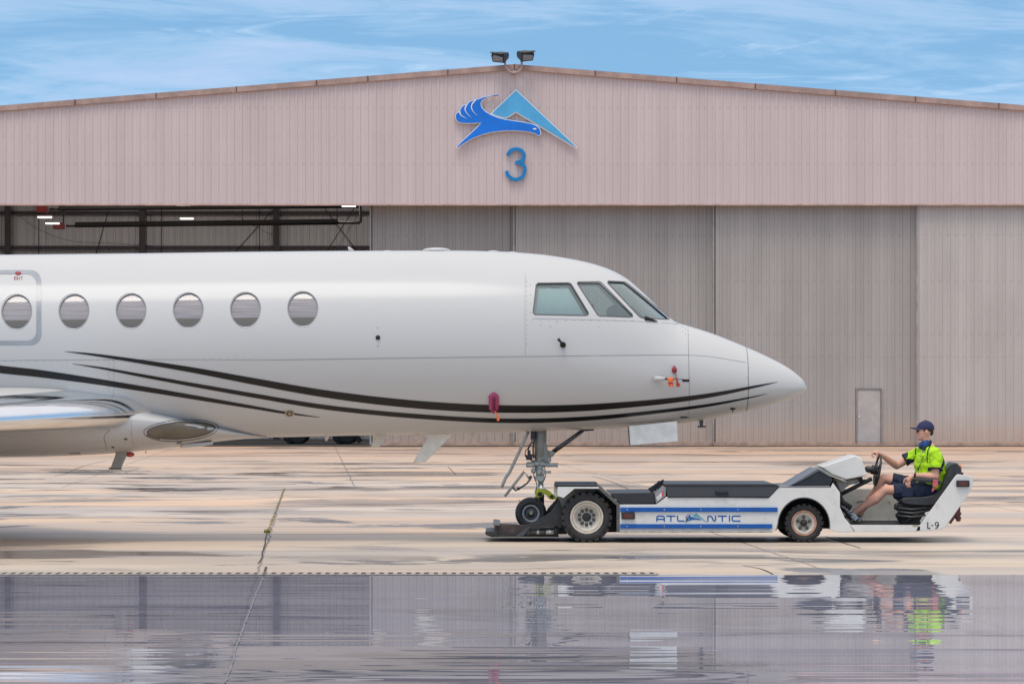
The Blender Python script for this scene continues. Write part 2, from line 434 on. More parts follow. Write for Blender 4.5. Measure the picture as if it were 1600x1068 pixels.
dm = lambda nm, f: sheet_mat(nm, (.40*f, .362*f, .335*f), (.46*f, .42*f, .39*f), (.31*f, .28*f, .258*f), (.54, .38, .29), [(6.4, .03), (4.35, .03), (3.47, .03), (8.2, .03), (1.7, .02)], 0, 9)
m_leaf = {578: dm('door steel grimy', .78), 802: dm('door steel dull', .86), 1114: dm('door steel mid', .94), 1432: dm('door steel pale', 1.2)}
m_trim = mat('roof trim', (.42, .285, .24), .6, var=.2, vs=2, dirt=((.2, .13, .1), .5, 6))
m_dark = mat('dark gap', (.03, .028, .028), .8)
m_int = sheet_mat('hangar lining', (.47, .45, .455), (.53, .51, .515), (.41, .39, .395), None, [], 0, 9)
m_col = mat('oxide steel', (.045, .032, .038), .6, var=.3, vs=3)
def ribbed(mb, x0, x1, z0, ztop, Y, depth=.032, per=.3048, thick=True):
    xs = []; k0 = math.floor(x0/per); k1 = math.ceil(x1/per)
    for k in range(k0, k1+1):
        for fr, dd in ((.0, 0), (.40, 0), (.5, -depth), (.72, -depth), (.82, 0)):
            xx = (k+fr)*per
            if x0 < xx < x1: xs.append((xx, dd))
    xs = [(x0, 0)]+xs+[(x1, 0)]
    for (a, da), (b, db) in zip(xs, xs[1:]):
        ta = ztop(a) if callable(ztop) else ztop; tb = ztop(b) if callable(ztop) else ztop
        mb.quad((a, Y+da, z0), (b, Y+db, z0), (b, Y+db, tb), (a, Y+da, ta))
roofz = lambda x: hz(106)-abs(x-hx(804))*.0805
XL, XR = -34., 34.
hg = thing('hangar', 'long pink-beige steel hangar with shallow gable roof and grey ribbed sliding doors', 'hangar', (0, YH, 0))
a = MB(); z_f = hz(318.5)
ribbed(a, XL, 0, z_f, roofz, YH); ribbed(a, 0, XR, z_f, roofz, YH); a.build('front_wall', m_fas, hg)
a = MB(); a.box(XL, XR, YH-.07, YH+.02, z_f-.07, z_f-.004)
a.build('flashing', mat('flashing', (.52, .35, .29), .6, var=.2, vs=2), hg, .01)
# roof edge trim in lengths
a = MB(); seam = MB(); xs_ = [XL]+[hx(v) for v in (-200, 0+118, 245, 370, 495, 575, 700, 804, 930, 1057, 1180, 1305, 1430, 1560, 1700)]+[XR]
for p, q in zip(xs_, xs_[1:]):
    for (xa, xb) in ((p+.015, q-.015),):
        za, zb = roofz(xa), roofz(xb); i = len(a.v)
        if xa < hx(804) < xb: continue
        jit = random.uniform(-.012, .012)
        for X, Z in ((xa, za), (xb, zb)):
            a.v += [Vector((X, YH-.16+jit, Z-.09)), Vector((X, YH-.16+jit, Z+.12)), Vector((X, YH+.1, Z+.14)), Vector((X, YH+.1, Z-.09))]
        for f in ((0, 1, 5, 4), (1, 2, 6, 5), (2, 3, 7, 6), (3, 0, 4, 7), (0, 3, 2, 1), (4, 5, 6, 7)): a.face([i+k for k in f])
        seam.box(xb-.012, xb+.03, YH-.185, YH-.14, zb-.10, zb+.13, rot=Matrix.Rotation(0, 3, 'Y'))
    # grime lifting along the top edge
a.split('roof_trim', m_trim, hg, .008); seam.split('trim_seam', mat('trim seam', (.16, .09, .075), .7), hg)
# roof and side walls, back wall
a = MB(); pk = hx(804); YB = 115.0
for xa, xb in ((XL, pk), (pk, XR)):
    a.quad((xa, YH+.1, roofz(xa)+.15), (xb, YH+.1, roofz(xb)+.15), (xb, YB, roofz(xb)+.15), (xa, YB, roofz(xa)+.15))
    a.quad((xa, YH+.1, roofz(xa)-.05), (xb, YH+.1, roofz(xb)-.05), (xb, YB, roofz(xb)-.05), (xa, YB, roofz(xa)-.05))
a.build('roof', mat('roof steel', (.34, .30, .28), .6, var=.2, vs=1), hg)
a = MB(); ribbed(a, XL, XR, 0, lambda x: roofz(x)-.06, YB, .04); a.build('back_wall', m_int, hg)
a = MB(); a.box(XL-.1, XL, YH+.1, YB, 0, roofz(XL)-.1); a.box(XR, XR+.1, YH+.1, YB, 0, roofz(XR)-.1); a.split('side_wall', m_int, hg)
a = MB(); a.quad((XL, YH+.9, .02), (XR, YH+.9, .02), (XR, YB, .02), (XL, YB, .02)); a.build('floor_slab', mat('hangar floor', (.07, .068, .068), .6, var=.3, vs=1), hg)
# columns and girts of the back wall
KB = (D0+YB-.5)/F
bx_ = lambda px: (px-PX0)*KB
bz_ = lambda py: HC-(py-PY0)*KB
for k, px in enumerate((-410, -200, 12, 222, 432, 642, 852, 1062)):
    a = MB(); x = bx_(px); a.box(x-.14, x+.14, YB-.5, YB-.47, .02, 11.5); a.box(x-.04, x+.04, YB-.47, YB-.05, .02, 11.5)
    a.build('column', m_col, hg)
for py in (332, 386, 450, 520, 600):
    a = MB(); z = bz_(py); a.box(XL, XR, YB-.32, YB-.06, z-.07, z+.07); a.build('girt', m_col, hg)
a = MB(); X0, X1 = bx_(508), bx_(556)
for p, q in (((505, 322), (560, 395)), ((556, 322), (510, 395)), ((170, 330), (150, 400)), ((367, 395), (425, 330))):
    P, Q = Vector((bx_(p[0]), YB-.7, bz_(p[1]))), Vector((bx_(q[0]), YB-.7, bz_(q[1]))); a.tube([P, Q], .022, 6)
a.split('brace_rod', m_col, hg)
a = MB()
for pts in (((20, 330), (60, 358), (110, 376), (180, 380), (240, 384)), ((370, 336), (400, 355), (428, 368))):
    a.tube([Vector((bx_(x), YB-.4, bz_(y))) for x, y in smooth_line(pts, 5)], .009, 5)
for px in (60, 252, 405): a.tube([(bx_(px), YB-.4, bz_(320)), (bx_(px), YB-.4, bz_(400))], .02, 5)
a.split('cable', m_col, hg)
# door track header
a = MB(); a.box(XL, XR, YH+.12, YH+1.2, z_f+.05, z_f+.45); a.build('door_header', m_dark, hg)
# sliding door leaves, each on its own track
leaves = [(-640, -330, .95), (-620, -310, .55), (578, 806, .95), (802, 1117, .7), (1114, 1435, .48), (1432, 1750, .25)]
ped = None
for i, (pa, pb, dy) in enumerate(leaves):
    xa, xb = hx(pa)*(D0+YH+dy)/(D0+YH), hx(pb)*(D0+YH+dy)/(D0+YH); a = MB(); Y = YH+dy
    if pa == 1114:
        k = (D0+Y)/F; dx0, dx1, dz1 = (1337-PX0)*k, (1378-PX0)*k, HC-(606-PY0)*k
        ribbed(a, xa, dx0, .12, z_f+.1, Y); ribbed(a, dx0, dx1, dz1, z_f+.1, Y); ribbed(a, dx1, xb, .12, z_f+.1, Y)
        ped = (dx0, dx1, dz1, Y)
    else: ribbed(a, xa, xb, .12, z_f+.1, Y)
    a.box(xa, xb, Y+.06, Y+.16, .02, z_f+.1)
    leaf = a.build('door_leaf', m_leaf.get(pa, m_door), hg)
    a = MB(); a.box(xa-.012, xa+.05, Y-.05, Y+.16, .05, z_f+.1); a.box(xb-.05, xb+.012, Y-.055, Y+.16, .05, z_f+.1)
    a.split('edge_post', mat('door post', (.36, .33, .31), .55, var=.2, vs=2), leaf, .01)
    a = MB()
    for xx in (xa+.08, xb-.08): a.box(xx-.018, xx+.018, Y-.02, Y+.05, .13, z_f+.1)
    a.split('gap_shade', mat('seam shade paint', (.10, .088, .082), .7), leaf)  # solid dark strips; the shade of the edge gaps is their colour
    a = MB(); a.box(xa, xb, Y-.04, Y+.14, .03, .17); a.build('bottom_rail', mat('rail dust', (.52, .34, .25), .8, var=.25, vs=3), leaf)
dx0, dx1, dz1, Y = ped
pd = MB().box(dx0+.06, dx1-.06, Y-.03, Y+.01, .13, dz1-.06).build('walk_door', mat('walk door', (.47, .425, .40), .5, var=.1, vs=2), leaf if False else hg, .01)
a = MB(); a.box(dx0, dx0+.055, Y-.06, Y+.05, .12, dz1); a.box(dx1-.055, dx1, Y-.06, Y+.05, .12, dz1); a.box(dx0+.055, dx1-.055, Y-.06, Y+.05, dz1-.055, dz1)
a.build('frame', mat('walk frame', (.27, .24, .225), .5), pd)
a = MB(); kx = dx0+.13; a.lathe([(.0, -.07), (.03, -.065), (.04, -.05), (.03, -.035), (.012, -.03), (.012, .0)], (kx, Y-.03, HC-(651-PY0)*(D0+Y)/F), seg=16); a.build('handle', mat('chrome knob', (.8, .8, .8), .2, 1.), pd)
a = MB(); a.box(XL, XR, YH+.0, YH+1.25, .005, .03); a.build('floor_track', mat('track', (.05, .045, .042), .6), hg)

# ------------------------------------------------------------------ emblem and number
def sgn(px, py): return (600+px/4, 40+py/4)
m_blue = mat('emblem blue', (.0, .17, .70), .35, var=.12, vs=1.2)
m_lblue = mat('emblem light blue', (.085, .40, .70), .35, var=.18, vs=.5)
m_w = mat('emblem white', (.80, .80, .82), .4, var=.04)
bird = [(722, 434), (690, 434), (655, 439), (620, 447), (592, 458), (574, 461), (556, 465), (533, 476), (518, 492), (502, 494), (485, 506), (471, 530), (466, 541), (456, 542), (446, 556), (444, 576), (450, 594), (463, 607), (490, 614), (530, 616), (570, 615), (600, 612), (580, 636), (545, 668), (500, 710), (455, 752), (447, 766), (463, 765), (510, 735), (560, 707), (620, 684), (680, 670), (740, 663), (800, 661), (860, 664), (910, 670), (944, 680), (958, 690), (972, 693), (982, 680), (981, 660), (972, 640), (952, 624), (920, 612), (870, 602), (810, 594), (760, 586), (715, 575), (670, 557), (635, 536), (614, 512), (607, 490), (614, 473), (632, 460), (660, 449), (690, 442), (722, 438)]
bird = [sgn(*p) for p in bird]
tri = [sgn(*p) for p in [(825, 398), (1209, 760), (1204, 767), (1194, 766), (825, 546), (765, 583), (715, 573), (664, 552)]]
ls = thing('logo_sign', 'blue bird and light blue triangle emblem mounted on the gable wall', 'sign', (0, YH-.2, hz(232)))
def emblem(parent, bird, tri, y0, inset, th, slits, eye, names=('emblem_back', 'bird', 'triangle')):
    a = MB(); a.prism(tri, y0-th*.8, y0); a.build(names[0], m_w, parent)
    a = MB(); a.prism(bird, y0-th, y0+th*.02, K=y0); ob = a.build(names[0], m_w, parent)
    a = MB(); a.prism(offset_poly(tri, inset), y0-th, y0-th*.82, K=y0); a.build(names[2], m_lblue, parent)
    a = MB(); a.prism(offset_poly(bird, inset*.8), y0-th*1.25, y0-th*1.02, K=y0); bo = a.build(names[1], m_blue, parent)
    a = MB()
    for sl in slits:
        s_ = smooth_line(sl, 5); n = len(s_); lft = []; rgt = []
        for i, p in enumerate(s_):
            d = np.array(s_[min(i+1, n-1)])-np.array(s_[max(i-1, 0)]); d /= np.linalg.norm(d); ww = inset*1.4*(1-(i/(n-1)))**.8+.05*inset
            lft.append((p[0]-d[1]*ww/2, p[1]+d[0]*ww/2)); rgt.append((p[0]+d[1]*ww/2, p[1]-d[0]*ww/2))
        a.prism(lft+rgt[::-1], y0-th*1.4, y0-th*1.2, K=y0)
    a.prism(eye, y0-th*1.4, y0-th*1.2, K=y0)
    a.split('feather_line', m_w, parent)
slits = [[sgn(*p) for p in s_] for s_ in ([(573, 466), (556, 486), (547, 505), (550, 525), (562, 545), (585, 565)], [(518, 498), (508, 515), (508, 532), (520, 552), (548, 580)], [(474, 538), (476, 552), (488, 568), (520, 585)])]
eye = [sgn(942+12*math.cos(k*math.pi/6), 648+5*math.sin(k*math.pi/6)) for k in range(12)]
emblem(ls, bird, tri, YH-.09, 1.6, .12, slits, eye)
three = smooth_line([(773, 814), (783, 790), (806, 775), (832, 772), (860, 783), (876, 808), (870, 836), (852, 851), (820, 857)], 6)
three2 = smooth_line([(820, 857), (856, 862), (878, 882), (880, 910), (868, 940), (846, 957), (816, 961), (790, 950), (772, 930), (767, 908)], 6)
a = MB(); stroke(a, [sgn(*p) for p in three], 5.2, YH-.16, YH-.05); stroke(a, [sgn(*p) for p in three2], 5.2, YH-.162, YH-.052)
tag(a.build('number_sign', mat('number blue', (.0, .20, .50), .35, var=.08)), 'blue number 3 mounted on the gable wall under the bird emblem', 'sign')

# ------------------------------------------------------------------ twin floodlight on the ridge
fl = thing('floodlight', 'pair of dark floodlights on a curved pipe at the ridge of the hangar', 'floodlight', (hx(803), YH-.3, hz(112)))
a = MB(); U = smooth_line([(789, 98), (791, 106), (797, 112), (803, 114), (810, 112), (815, 106), (815, 96)], 5)
a.tube([W(x, y, YH-.35) for x, y in U], .045, 10); a.box(hx(803)-.08, hx(803)+.08, YH-.36, YH-.05, hz(117), hz(111)); a.build('bracket', mat('bracket paint', (.42, .30, .27), .5), fl)
m_fl = mat('floodlight case', (.018, .018, .02), .4, .3); m_lens = mat('lamp glass', (.20, .20, .215), .12, var=.15, vs=4, coat=1)
for sgn_, cx, cy in ((-1, 784.5, 88.5), (1, 818, 86.5)):
    c = W(cx, cy, YH-.35); rot = Matrix.Rotation(R(10*-sgn_), 3, 'Y') @ Matrix.Rotation(R(-34*-sgn_), 3, 'Z') @ Matrix.Rotation(R(22), 3, 'X')
    def tr(p): return c+rot @ (Vector(p)*1.0)
    front = [(-.27, -.26, -.18), (.27, -.26, -.18), (.30, -.30, .06), (.27, -.26, .2), (-.27, -.26, .2), (-.30, -.30, .06)]
    back = [(-.16, .20, -.1), (.16, .20, -.1), (.18, .22, .03), (.16, .20, .14), (-.16, .20, .14), (-.18, .22, .03)]
    a = MB(); a.rings([[tr(p) for p in front], [tr(p) for p in back]], sm=False)
    a.tube([tr((0, .05, -.12)), W(789 if sgn_ < 0 else 815, 97, YH-.35)], .05, 10)
    hd = a.build('lamp_head', m_fl, fl)
    a = MB(); a.rings([[tr((x*.84, y-.012, z*.62-.03)) for x, y, z in front], [tr((x*.84, y-.002, z*.62-.03)) for x, y, z in front]], sm=False); a.build('lens', m_lens, hd)
    a = MB(); a.prismw([(0, 0), (0, 0.001), (.001, 0)], 0, .001) if False else None
    a.rings([[tr(p) for p in ((-.29, -.27, .21), (.29, -.27, .21), (.29, -.40, .19), (-.29, -.40, .19))], [tr(p) for p in ((-.29, -.27, .225), (.29, -.27, .225), (.29, -.40, .205), (-.29, -.40, .205))]], sm=False)
    a.build('visor', m_fl, hd)

# ------------------------------------------------------------------ things inside the hangar
m_red = mat('burner red', (.20, .02, .018), .5); m_tube = mat('heater tube', (.035, .033, .033), .5)
def heater(x0, y0, x1, y1, Y, label, elbow):
    P, Q = W(x0, y0, Y), W(x1, y1, Y)
    h = thing('tube_heater', label, 'heater', tuple(P), 'tube heaters hanging under the hangar roof')
    MB().box(P.x-.24, P.x+.24, Y-.2, Y+.2, P.z-.13, P.z+.13).build('burner_box', m_red, h, .02)
    a = MB(); a.tube([P+Vector((.3, 0, 0)), P+Vector((.7, 0, 0))], .05, 8); a.tube([P+Vector((.7, 0, .02)), Q], .09, 10)
    if elbow: a.tube([Q, Q+Vector((.95, 0, 0)), Q+Vector((1.0, 0, .05)), Q+Vector((1.0, 0, 1.2))], .06, 8)
    a.build('tube', m_tube, h)
    a = MB(); a.rings([[P+Vector((.7, -.22, .0)), P+Vector((.7, -.1, .16)), P+Vector((.7, .1, .16)), P+Vector((.7, .22, .0))], [Q+Vector((0, -.22, .0)), Q+Vector((0, -.1, .16)), Q+Vector((0, .1, .16)), Q+Vector((0, .22, .0))]], closed=True, sm=False)
    a.build('reflector', m_tube, h)
    a = MB()
    for u in (0.0, .33, .66, 1.): p = P.lerp(Q, u); a.tube([p+Vector((.2 if u == 0 else 0, 0, 0)), p+Vector((.2 if u == 0 else 0, 0, 1.1))], .035 if u == 0 else .018, 6)
    a.split('hanger', m_col, h)
heater(66, 327, 560, 322, 102, 'upper long black tube heater with red burner box, close under the door header', False)
heater(92, 353, 527, 348, 105, 'lower long black tube heater with red burner box and an upturned end pipe', True)
m_glow = mat('lamp strip', (.9, .9, .9), .5, emit=(1, .97, .93), estr=1.2)
l_fill = bpy.data.lights.new('roof_fill', 'AREA'); l_fill.shape = 'RECTANGLE'; l_fill.size = .5; l_fill.size_y = .2; l_fill.energy = 105; l_fill.color = (1, .95, .9)  # added fill light for the interior, has no fitting
m_lc = mat('lamp case', (.5, .5, .5), .5)
base = None
for px, py, Y, lab in ((70, 340, 100, 'small strip light under the roof just below the upper red burner box'), (82, 349.5, 104, 'lower strip light just left of the lower red burner box'),
                       (292, 342, 104, 'strip light hanging alone in front of the hangar back wall, midway along the opening'), (286, 320.6, 98, 'strip light half hidden by the lower edge of the gable wall'),
                       (545, 322.5, 100, 'dim strip light beside the pale door post under the header')):
    p = W(px, py, Y)
    if base is None:
        base = thing('strip_light', lab, 'lamp', tuple(p), 'strip lights inside the hangar'); b0 = p
        MB().box(p.x-.30, p.x+.30, Y-.15, Y+.15, p.z+.03, p.z+.08).build('lamp_case', m_lc, base)
        MB().box(p.x-.28, p.x+.28, Y-.13, Y+.13, p.z-.015, p.z+.03).build('diffuser', m_glow, base)
        MB().tube([p+Vector((0, 0, .08)), p+Vector((0, 0, 1.0))], .008, 5).build('wire', m_col, base)
    else: dup(base, p-b0, lab)
for lx in (-26, -17, -9, -1):  # unseen fill lights added high under the roof to brighten the bay
    for ly in (98, 108):
        la = bpy.data.objects.new('roof_fill', l_fill); COL.objects.link(la); la.location = (lx, ly, 12.2)
# trailer parked inside, its wheels showing under the jet's belly
tr_ = thing('parked_trailer', 'dark trailer with paired wheels parked inside the open hangar, seen below the jet belly', 'trailer', tuple(W(500, 697, 97)))
m_tyre = mat('tyre rubber', (.022, .021, .021), .75, var=.3, vs=20, bump=.3)
YT = 97.
def gz(Y): return .02
for px in (466, 543):
    for dyy in (0, 2.0):
        c = W(px, 0, YT); r = .36
        for sh in ((0, 0), (-.28, .35)):
            a = MB(); cc = (c.x+sh[0], YT+dyy+sh[1], r+.02)
            a.lathe([(.19, -.12), (.30, -.14), (r-.02, -.11), (r, -.07), (r, .07), (r-.02, .11), (.30, .14), (.19, .12)], cc, seg=28); wo_ = a.build('tyre', m_tyre, tr_)
            a = MB(); a.lathe([(0, -.06), (.07, -.06), (.08, -.03), (.16, -.03), (.185, -.11), (.2, -.11), (.2, .1), (0, .1)], cc, seg=24); a.build('rim', mat('trailer rim', (.10, .10, .11), .5, .4), wo_)
p0, p1 = W(415, 0, YT).x, W(575, 0, YT).x
a = MB(); a.box(p0-3, p1-.5, YT-.1, YT+2.3, .82, 1.0); a.box(p0-2.6, p1-1, YT+.4, YT+.5, .62, .82); a.box(p0-2.6, p1-1, YT+1.7, YT+1.8, .62, .82); a.split('frame', mat('trailer frame', (.03, .03, .032), .6), tr_, .01)
a = MB(); a.prism([(550, 682), (562, 681), (566, 688), (561, 692), (556, 688)], YT-.1, YT+.3); a.build('mudguard', m_tyre, tr_)
a = MB(); x = W(435, 0, YT).x; a.box(x-.06, x+.06, YT-.14, YT-.11, .66, .86); a.build('reflector', mat('yellow plate', (.55, .33, .02), .5), tr_)
# ------------------------------------------------------------------ business jet
YC = 1.0; KC = (D0+YC)/F
jx = lambda px: (px-PX0)*KC
jz = lambda py: HC-(py-PY0)*KC
class Curve:
    """shape-preserving cubic through points"""
    def __init__(s, pts):
        s.x = np.array([p[0] for p in pts], float); s.y = np.array([p[1] for p in pts], float)
        h = np.diff(s.x); d = np.diff(s.y)/h; m = np.zeros(len(s.x)); m[0] = d[0]; m[-1] = d[-1]
        for i in range(1, len(m)-1):
            if d[i-1]*d[i] > 0:
                w1 = 2*h[i]+h[i-1]; w2 = h[i]+2*h[i-1]; m[i] = (w1+w2)/(w1/d[i-1]+w2/d[i])
        s.m = m
    def __call__(s, x):
        x = min(max(x, s.x[0]), s.x[-1]); i = min(max(int(np.searchsorted(s.x, x))-1, 0), len(s.x)-2)
        h = s.x[i+1]-s.x[i]; u = (x-s.x[i])/h
        return (2*u**3-3*u*u+1)*s.y[i]+(u**3-2*u*u+u)*h*s.m[i]+(-2*u**3+3*u*u)*s.y[i+1]+(u**3-u*u)*h*s.m[i+1]
class Body:
    def __init__(s, top, bot, mid, wid, nt, nb):
        s.top = Curve([(jx(a), jz(b)) for a, b in top]); s.bot = Curve([(jx(a), jz(b)) for a, b in bot]); s.mid = Curve([(jx(a), jz(b)) for a, b in mid])
        s.wid = Curve([(jx(a), b) for a, b in wid]); s.nt = Curve([(jx(a), b) for a, b in nt]); s.nb = Curve([(jx(a), b) for a, b in nb])
    def sec(s, x): return s.top(x), s.bot(x), s.mid(x), s.wid(x), s.nt(x), s.nb(x)
    def y(s, x, z):
        zt, zb, zc, w, nt, nb = s.sec(x)
        if z >= zc: t_, n = (z-zc)/max(1e-5, zt-zc), nt
        else: t_, n = (zc-z)/max(1e-5, zc-zb), nb
        t_ = min(t_, .9999)
        return YC-w*(1-t_**n)**(1/n)
    def pt(s, px, py, off=0.):
        Y = YC-1.2
        for _ in range(14):
            p = W(px, py, Y); Y = .5*Y+.5*s.y(p.x, p.z)
        p = W(px, py, Y); p.y = s.y(p.x, p.z)
        if off: p += s.nrm(p.x, p.z)*off
        return p
    def nrm(s, x, z):
        e = .01; a = Vector((2*e, s.y(x+e, z)-s.y(x-e, z), 0)); b = Vector((0, s.y(x, z+e)-s.y(x, z-e), 2*e))
        n = a.cross(b).normalized(); return n if n.y < 0 else -n
    def ring(s, x, m, shrink=0.):
        zt, zb, zc, w, nt, nb = s.sec(x); out = []
        for q in range(m):
            th = 2*math.pi*q/m; cs, sn = math.cos(th), math.sin(th); n = nt if sn >= 0 else nb; h = (zt-zc) if sn >= 0 else (zc-zb)
            w_, h_ = max(.002, w-shrink), max(.002, h-shrink)
            out.append(Vector((x, YC+w_*math.copysign(abs(cs)**(2/n), cs), zc+h_*math.copysign(abs(sn)**(2/n), sn))))
        return out
FU = Body(top=[(-760, 430), (-500, 404), (-100, 398.5), (0, 398), (200, 396), (400, 393.3), (545, 392), (700, 391.5), (780, 393), (840, 397), (880, 402.5), (920, 410.5), (950, 420), (968, 428.5), (980, 436), (1000, 453), (1024, 476), (1045, 495.5), (1058, 504), (1075, 509), (1110, 520), (1150, 535.5), (1200, 557.5), (1230, 573.5), (1248, 587), (1257, 597), (1260.5, 606)],
          bot=[(-760, 600), (-500, 680), (-100, 684), (400, 683), (560, 680), (700, 677.5), (800, 675), (900, 671.5), (1000, 667), (1050, 663), (1100, 656), (1160, 644), (1200, 634), (1235, 622), (1250, 615), (1258, 610), (1260.5, 606)],
          mid=[(-760, 520), (-500, 541), (700, 538), (850, 545), (1000, 572), (1100, 590), (1200, 602), (1260.5, 606)],
          wid=[(-760, .6), (-500, 1.1), (-100, 1.2), (700, 1.2), (800, 1.19), (900, 1.13), (1000, .99), (1060, .865), (1120, .71), (1180, .515), (1220, .345), (1245, .20), (1256, .10), (1260.5, .01)],
          nt=[(-760, 2), (800, 2), (900, 2.12), (1020, 2.2), (1100, 2.05), (1260, 2)], nb=[(-760, 2), (800, 2.05), (1000, 2.15), (1260, 2)])
m_jet = mat('white aircraft paint', (.57, .555, .535), .5, var=.015, vs=1.5, coat=.35, spec=.25, bump=.35, bs=.9, stretch=(.5, 1, 1.6))
m_jet.node_tree.nodes['Principled BSDF'].inputs['Coat Roughness'].default_value = .18
m_jin = mat('cabin lining', (.20, .21, .21), .8)
def loft(body, pa, pb, step, m=96, shrink=0.):
    xs = np.linspace(jx(pa), jx(pb), max(3, int(abs(jx(pb)-jx(pa))/step))); return [body.ring(x, m, shrink) for x in xs]
def fix_normals(me, body, thr=.80):
    nr = []
    for p in me.polygons:
        for li in p.loop_indices:
            v = me.vertices[me.loops[li].vertex_index].co; n = p.normal.copy()
            zt, zb, zc, w, nt, nb = body.sec(v.x)
            side = -1 if v.y < YC else 1
            if abs(abs(v.y-YC)) > 0:
                # gradient of the implicit surface
                e = .004
                def Fn(x, y, z):
                    zt, zb, zc, w, nt, nb = body.sec(x); up = z >= zc; n_ = nt if up else nb; h = (zt-zc) if up else (zc-zb)
                    return (abs(y-YC)/max(1e-4, w))**n_+(abs(z-zc)/max(1e-4, h))**n_
                g = Vector((Fn(v.x+e, v.y, v.z)-Fn(v.x-e, v.y, v.z), Fn(v.x, v.y+e, v.z)-Fn(v.x, v.y-e, v.z), Fn(v.x, v.y, v.z+e)-Fn(v.x, v.y, v.z-e)))
                val = Fn(*v)
                if g.length > 1e-7 and val > .965:
                    g.normalize()
                    if g.dot(n) > thr: n = g
            nr.append(n)
    for p in me.polygons: p.use_smooth = True
    me.normals_split_custom_set([tuple(n) for n in nr])
def apply_mods(o):
    dg = bpy.context.evaluated_depsgraph_get(); dg.update()
    me = bpy.data.meshes.new_from_object(o.evaluated_get(dg)); o.modifiers.clear(); old = o.data; o.data = me; bpy.data.meshes.remove(old)
jet = thing('business_jet', 'white business jet with black swoosh stripes, its nose wheel held by the tug', 'jet', (jx(829), YC, 0))
a = MB(); outer = loft(FU, -760, 700, .12)+loft(FU, 700, 1164.2, .035)[1:]
a.rings(outer, 0)
inner = loft(FU, -400, 700, .3, 64, .04)+loft(FU, 700, 1080, .06, 64, .04)[1:]
a.rings(inner, 1)
fus = bpy.data.objects.new('fuselage', None) if False else None
me = bpy.data.meshes.new('fuselage'); me.from_pydata([tuple(v) for v in a.v], [], a.f)
me.materials.append(m_jet); me.materials.append(m_jin); me.polygons.foreach_set('material_index', a.mi)
bm = bmesh.new(); bm.from_mesh(me)
nout = len(outer)*96
fo = [f for f in bm.faces if f.material_index == 0]; fi = [f for f in bm.faces if f.material_index == 1]
bmesh.ops.recalc_face_normals(bm, faces=fo); bmesh.ops.recalc_face_normals(bm, faces=fi)
# make the outer hull face out and the inner one face in
def signed(faces): return sum(f.normal.dot(f.calc_center_median()-Vector((jx(300), YC, jz(540)))) for f in faces[:4000])
if signed(fo) < 0: bmesh.ops.reverse_faces(bm, faces=fo)
if signed(fi) > 0: bmesh.ops.reverse_faces(bm, faces=fi)
bm.to_mesh(me); bm.free()
fus = bpy.data.objects.new('fuselage', me); COL.objects.link(fus); par(fus, jet)
ovals = [(26, 485.3), (115.5, 484.6), (204.8, 483.8), (294, 482.8), (383.5, 482), (473, 480.8)]
def oval(cx, cy, rx, ry, n=28): return [(cx+rx*math.cos(2*math.pi*k/n), cy-ry*math.sin(2*math.pi*k/n)*(1-.06*math.sin(2*math.pi*k/n))) for k in range(n)]
cock = [[(841, 442.5), (888, 442), (892, 443.5), (919, 488.5), (918.5, 491.5), (915, 492.5), (836, 491), (833.3, 488), (838, 445)],
        [(903.5, 440.8), (936, 440.3), (939.5, 442), (987.5, 491), (988, 494), (984, 495), (937, 493.2), (934, 491.5), (902.3, 442.8)],
        [(950.5, 439.4), (976, 440.5), (980, 443), (1044.5, 495), (1045, 498), (1041, 498.4), (1003, 496), (999, 494), (950, 442)]]
cut = MB()
for cx, cy in ovals:
    o_ = oval(cx, cy, 23.2, 27.2); i = 0
    cut.prism(o_, -.55, .45, K=-.15)
for c in cock[:2]:
    cut.prism(c, -.8, YC-.05, K=.0)
cut.prism(cock[2], -.8, YC-.05, K=.35)
for c, k in zip(cock, (0, 0, .35)):   # the same openings on the far side
    P = [W(x, y, k) for x, y in c]; cut.prismw([(p.x, p.z) for p in P], YC+.05, YC+1.9)
cme = cut.mesh('cutter', m_jin); co = bpy.data.objects.new('cutter', cme); COL.objects.link(co)
bo = fus.modifiers.new('b', 'BOOLEAN'); bo.object = co; bo.operation = 'DIFFERENCE'; bo.solver = 'EXACT'; bo.use_self = False; bo.material_mode = 'INDEX'
apply_mods(fus); bpy.data.objects.remove(co); bpy.data.meshes.remove(cme)
fix_normals(fus.data, FU)
a = MB(); rr = loft(FU, 1165.6, 1255, .02)+[FU.ring(jx(1255)+(jx(1260.5)-jx(1255))*math.sin(k/10*math.pi/2), 96) for k in range(1, 11)]
a.rings(rr); rad = a.build('radome', m_jet, jet); rad['label'] = 'white pointed nose cone'
fix_normals(rad.data, FU, .5)
a = MB(); a.rings([FU.ring(jx(1163.5), 96, .006), FU.ring(jx(1166), 96, .006)]); a.build('nose_seam', mat('seam grey', (.30, .30, .31), .6), jet)

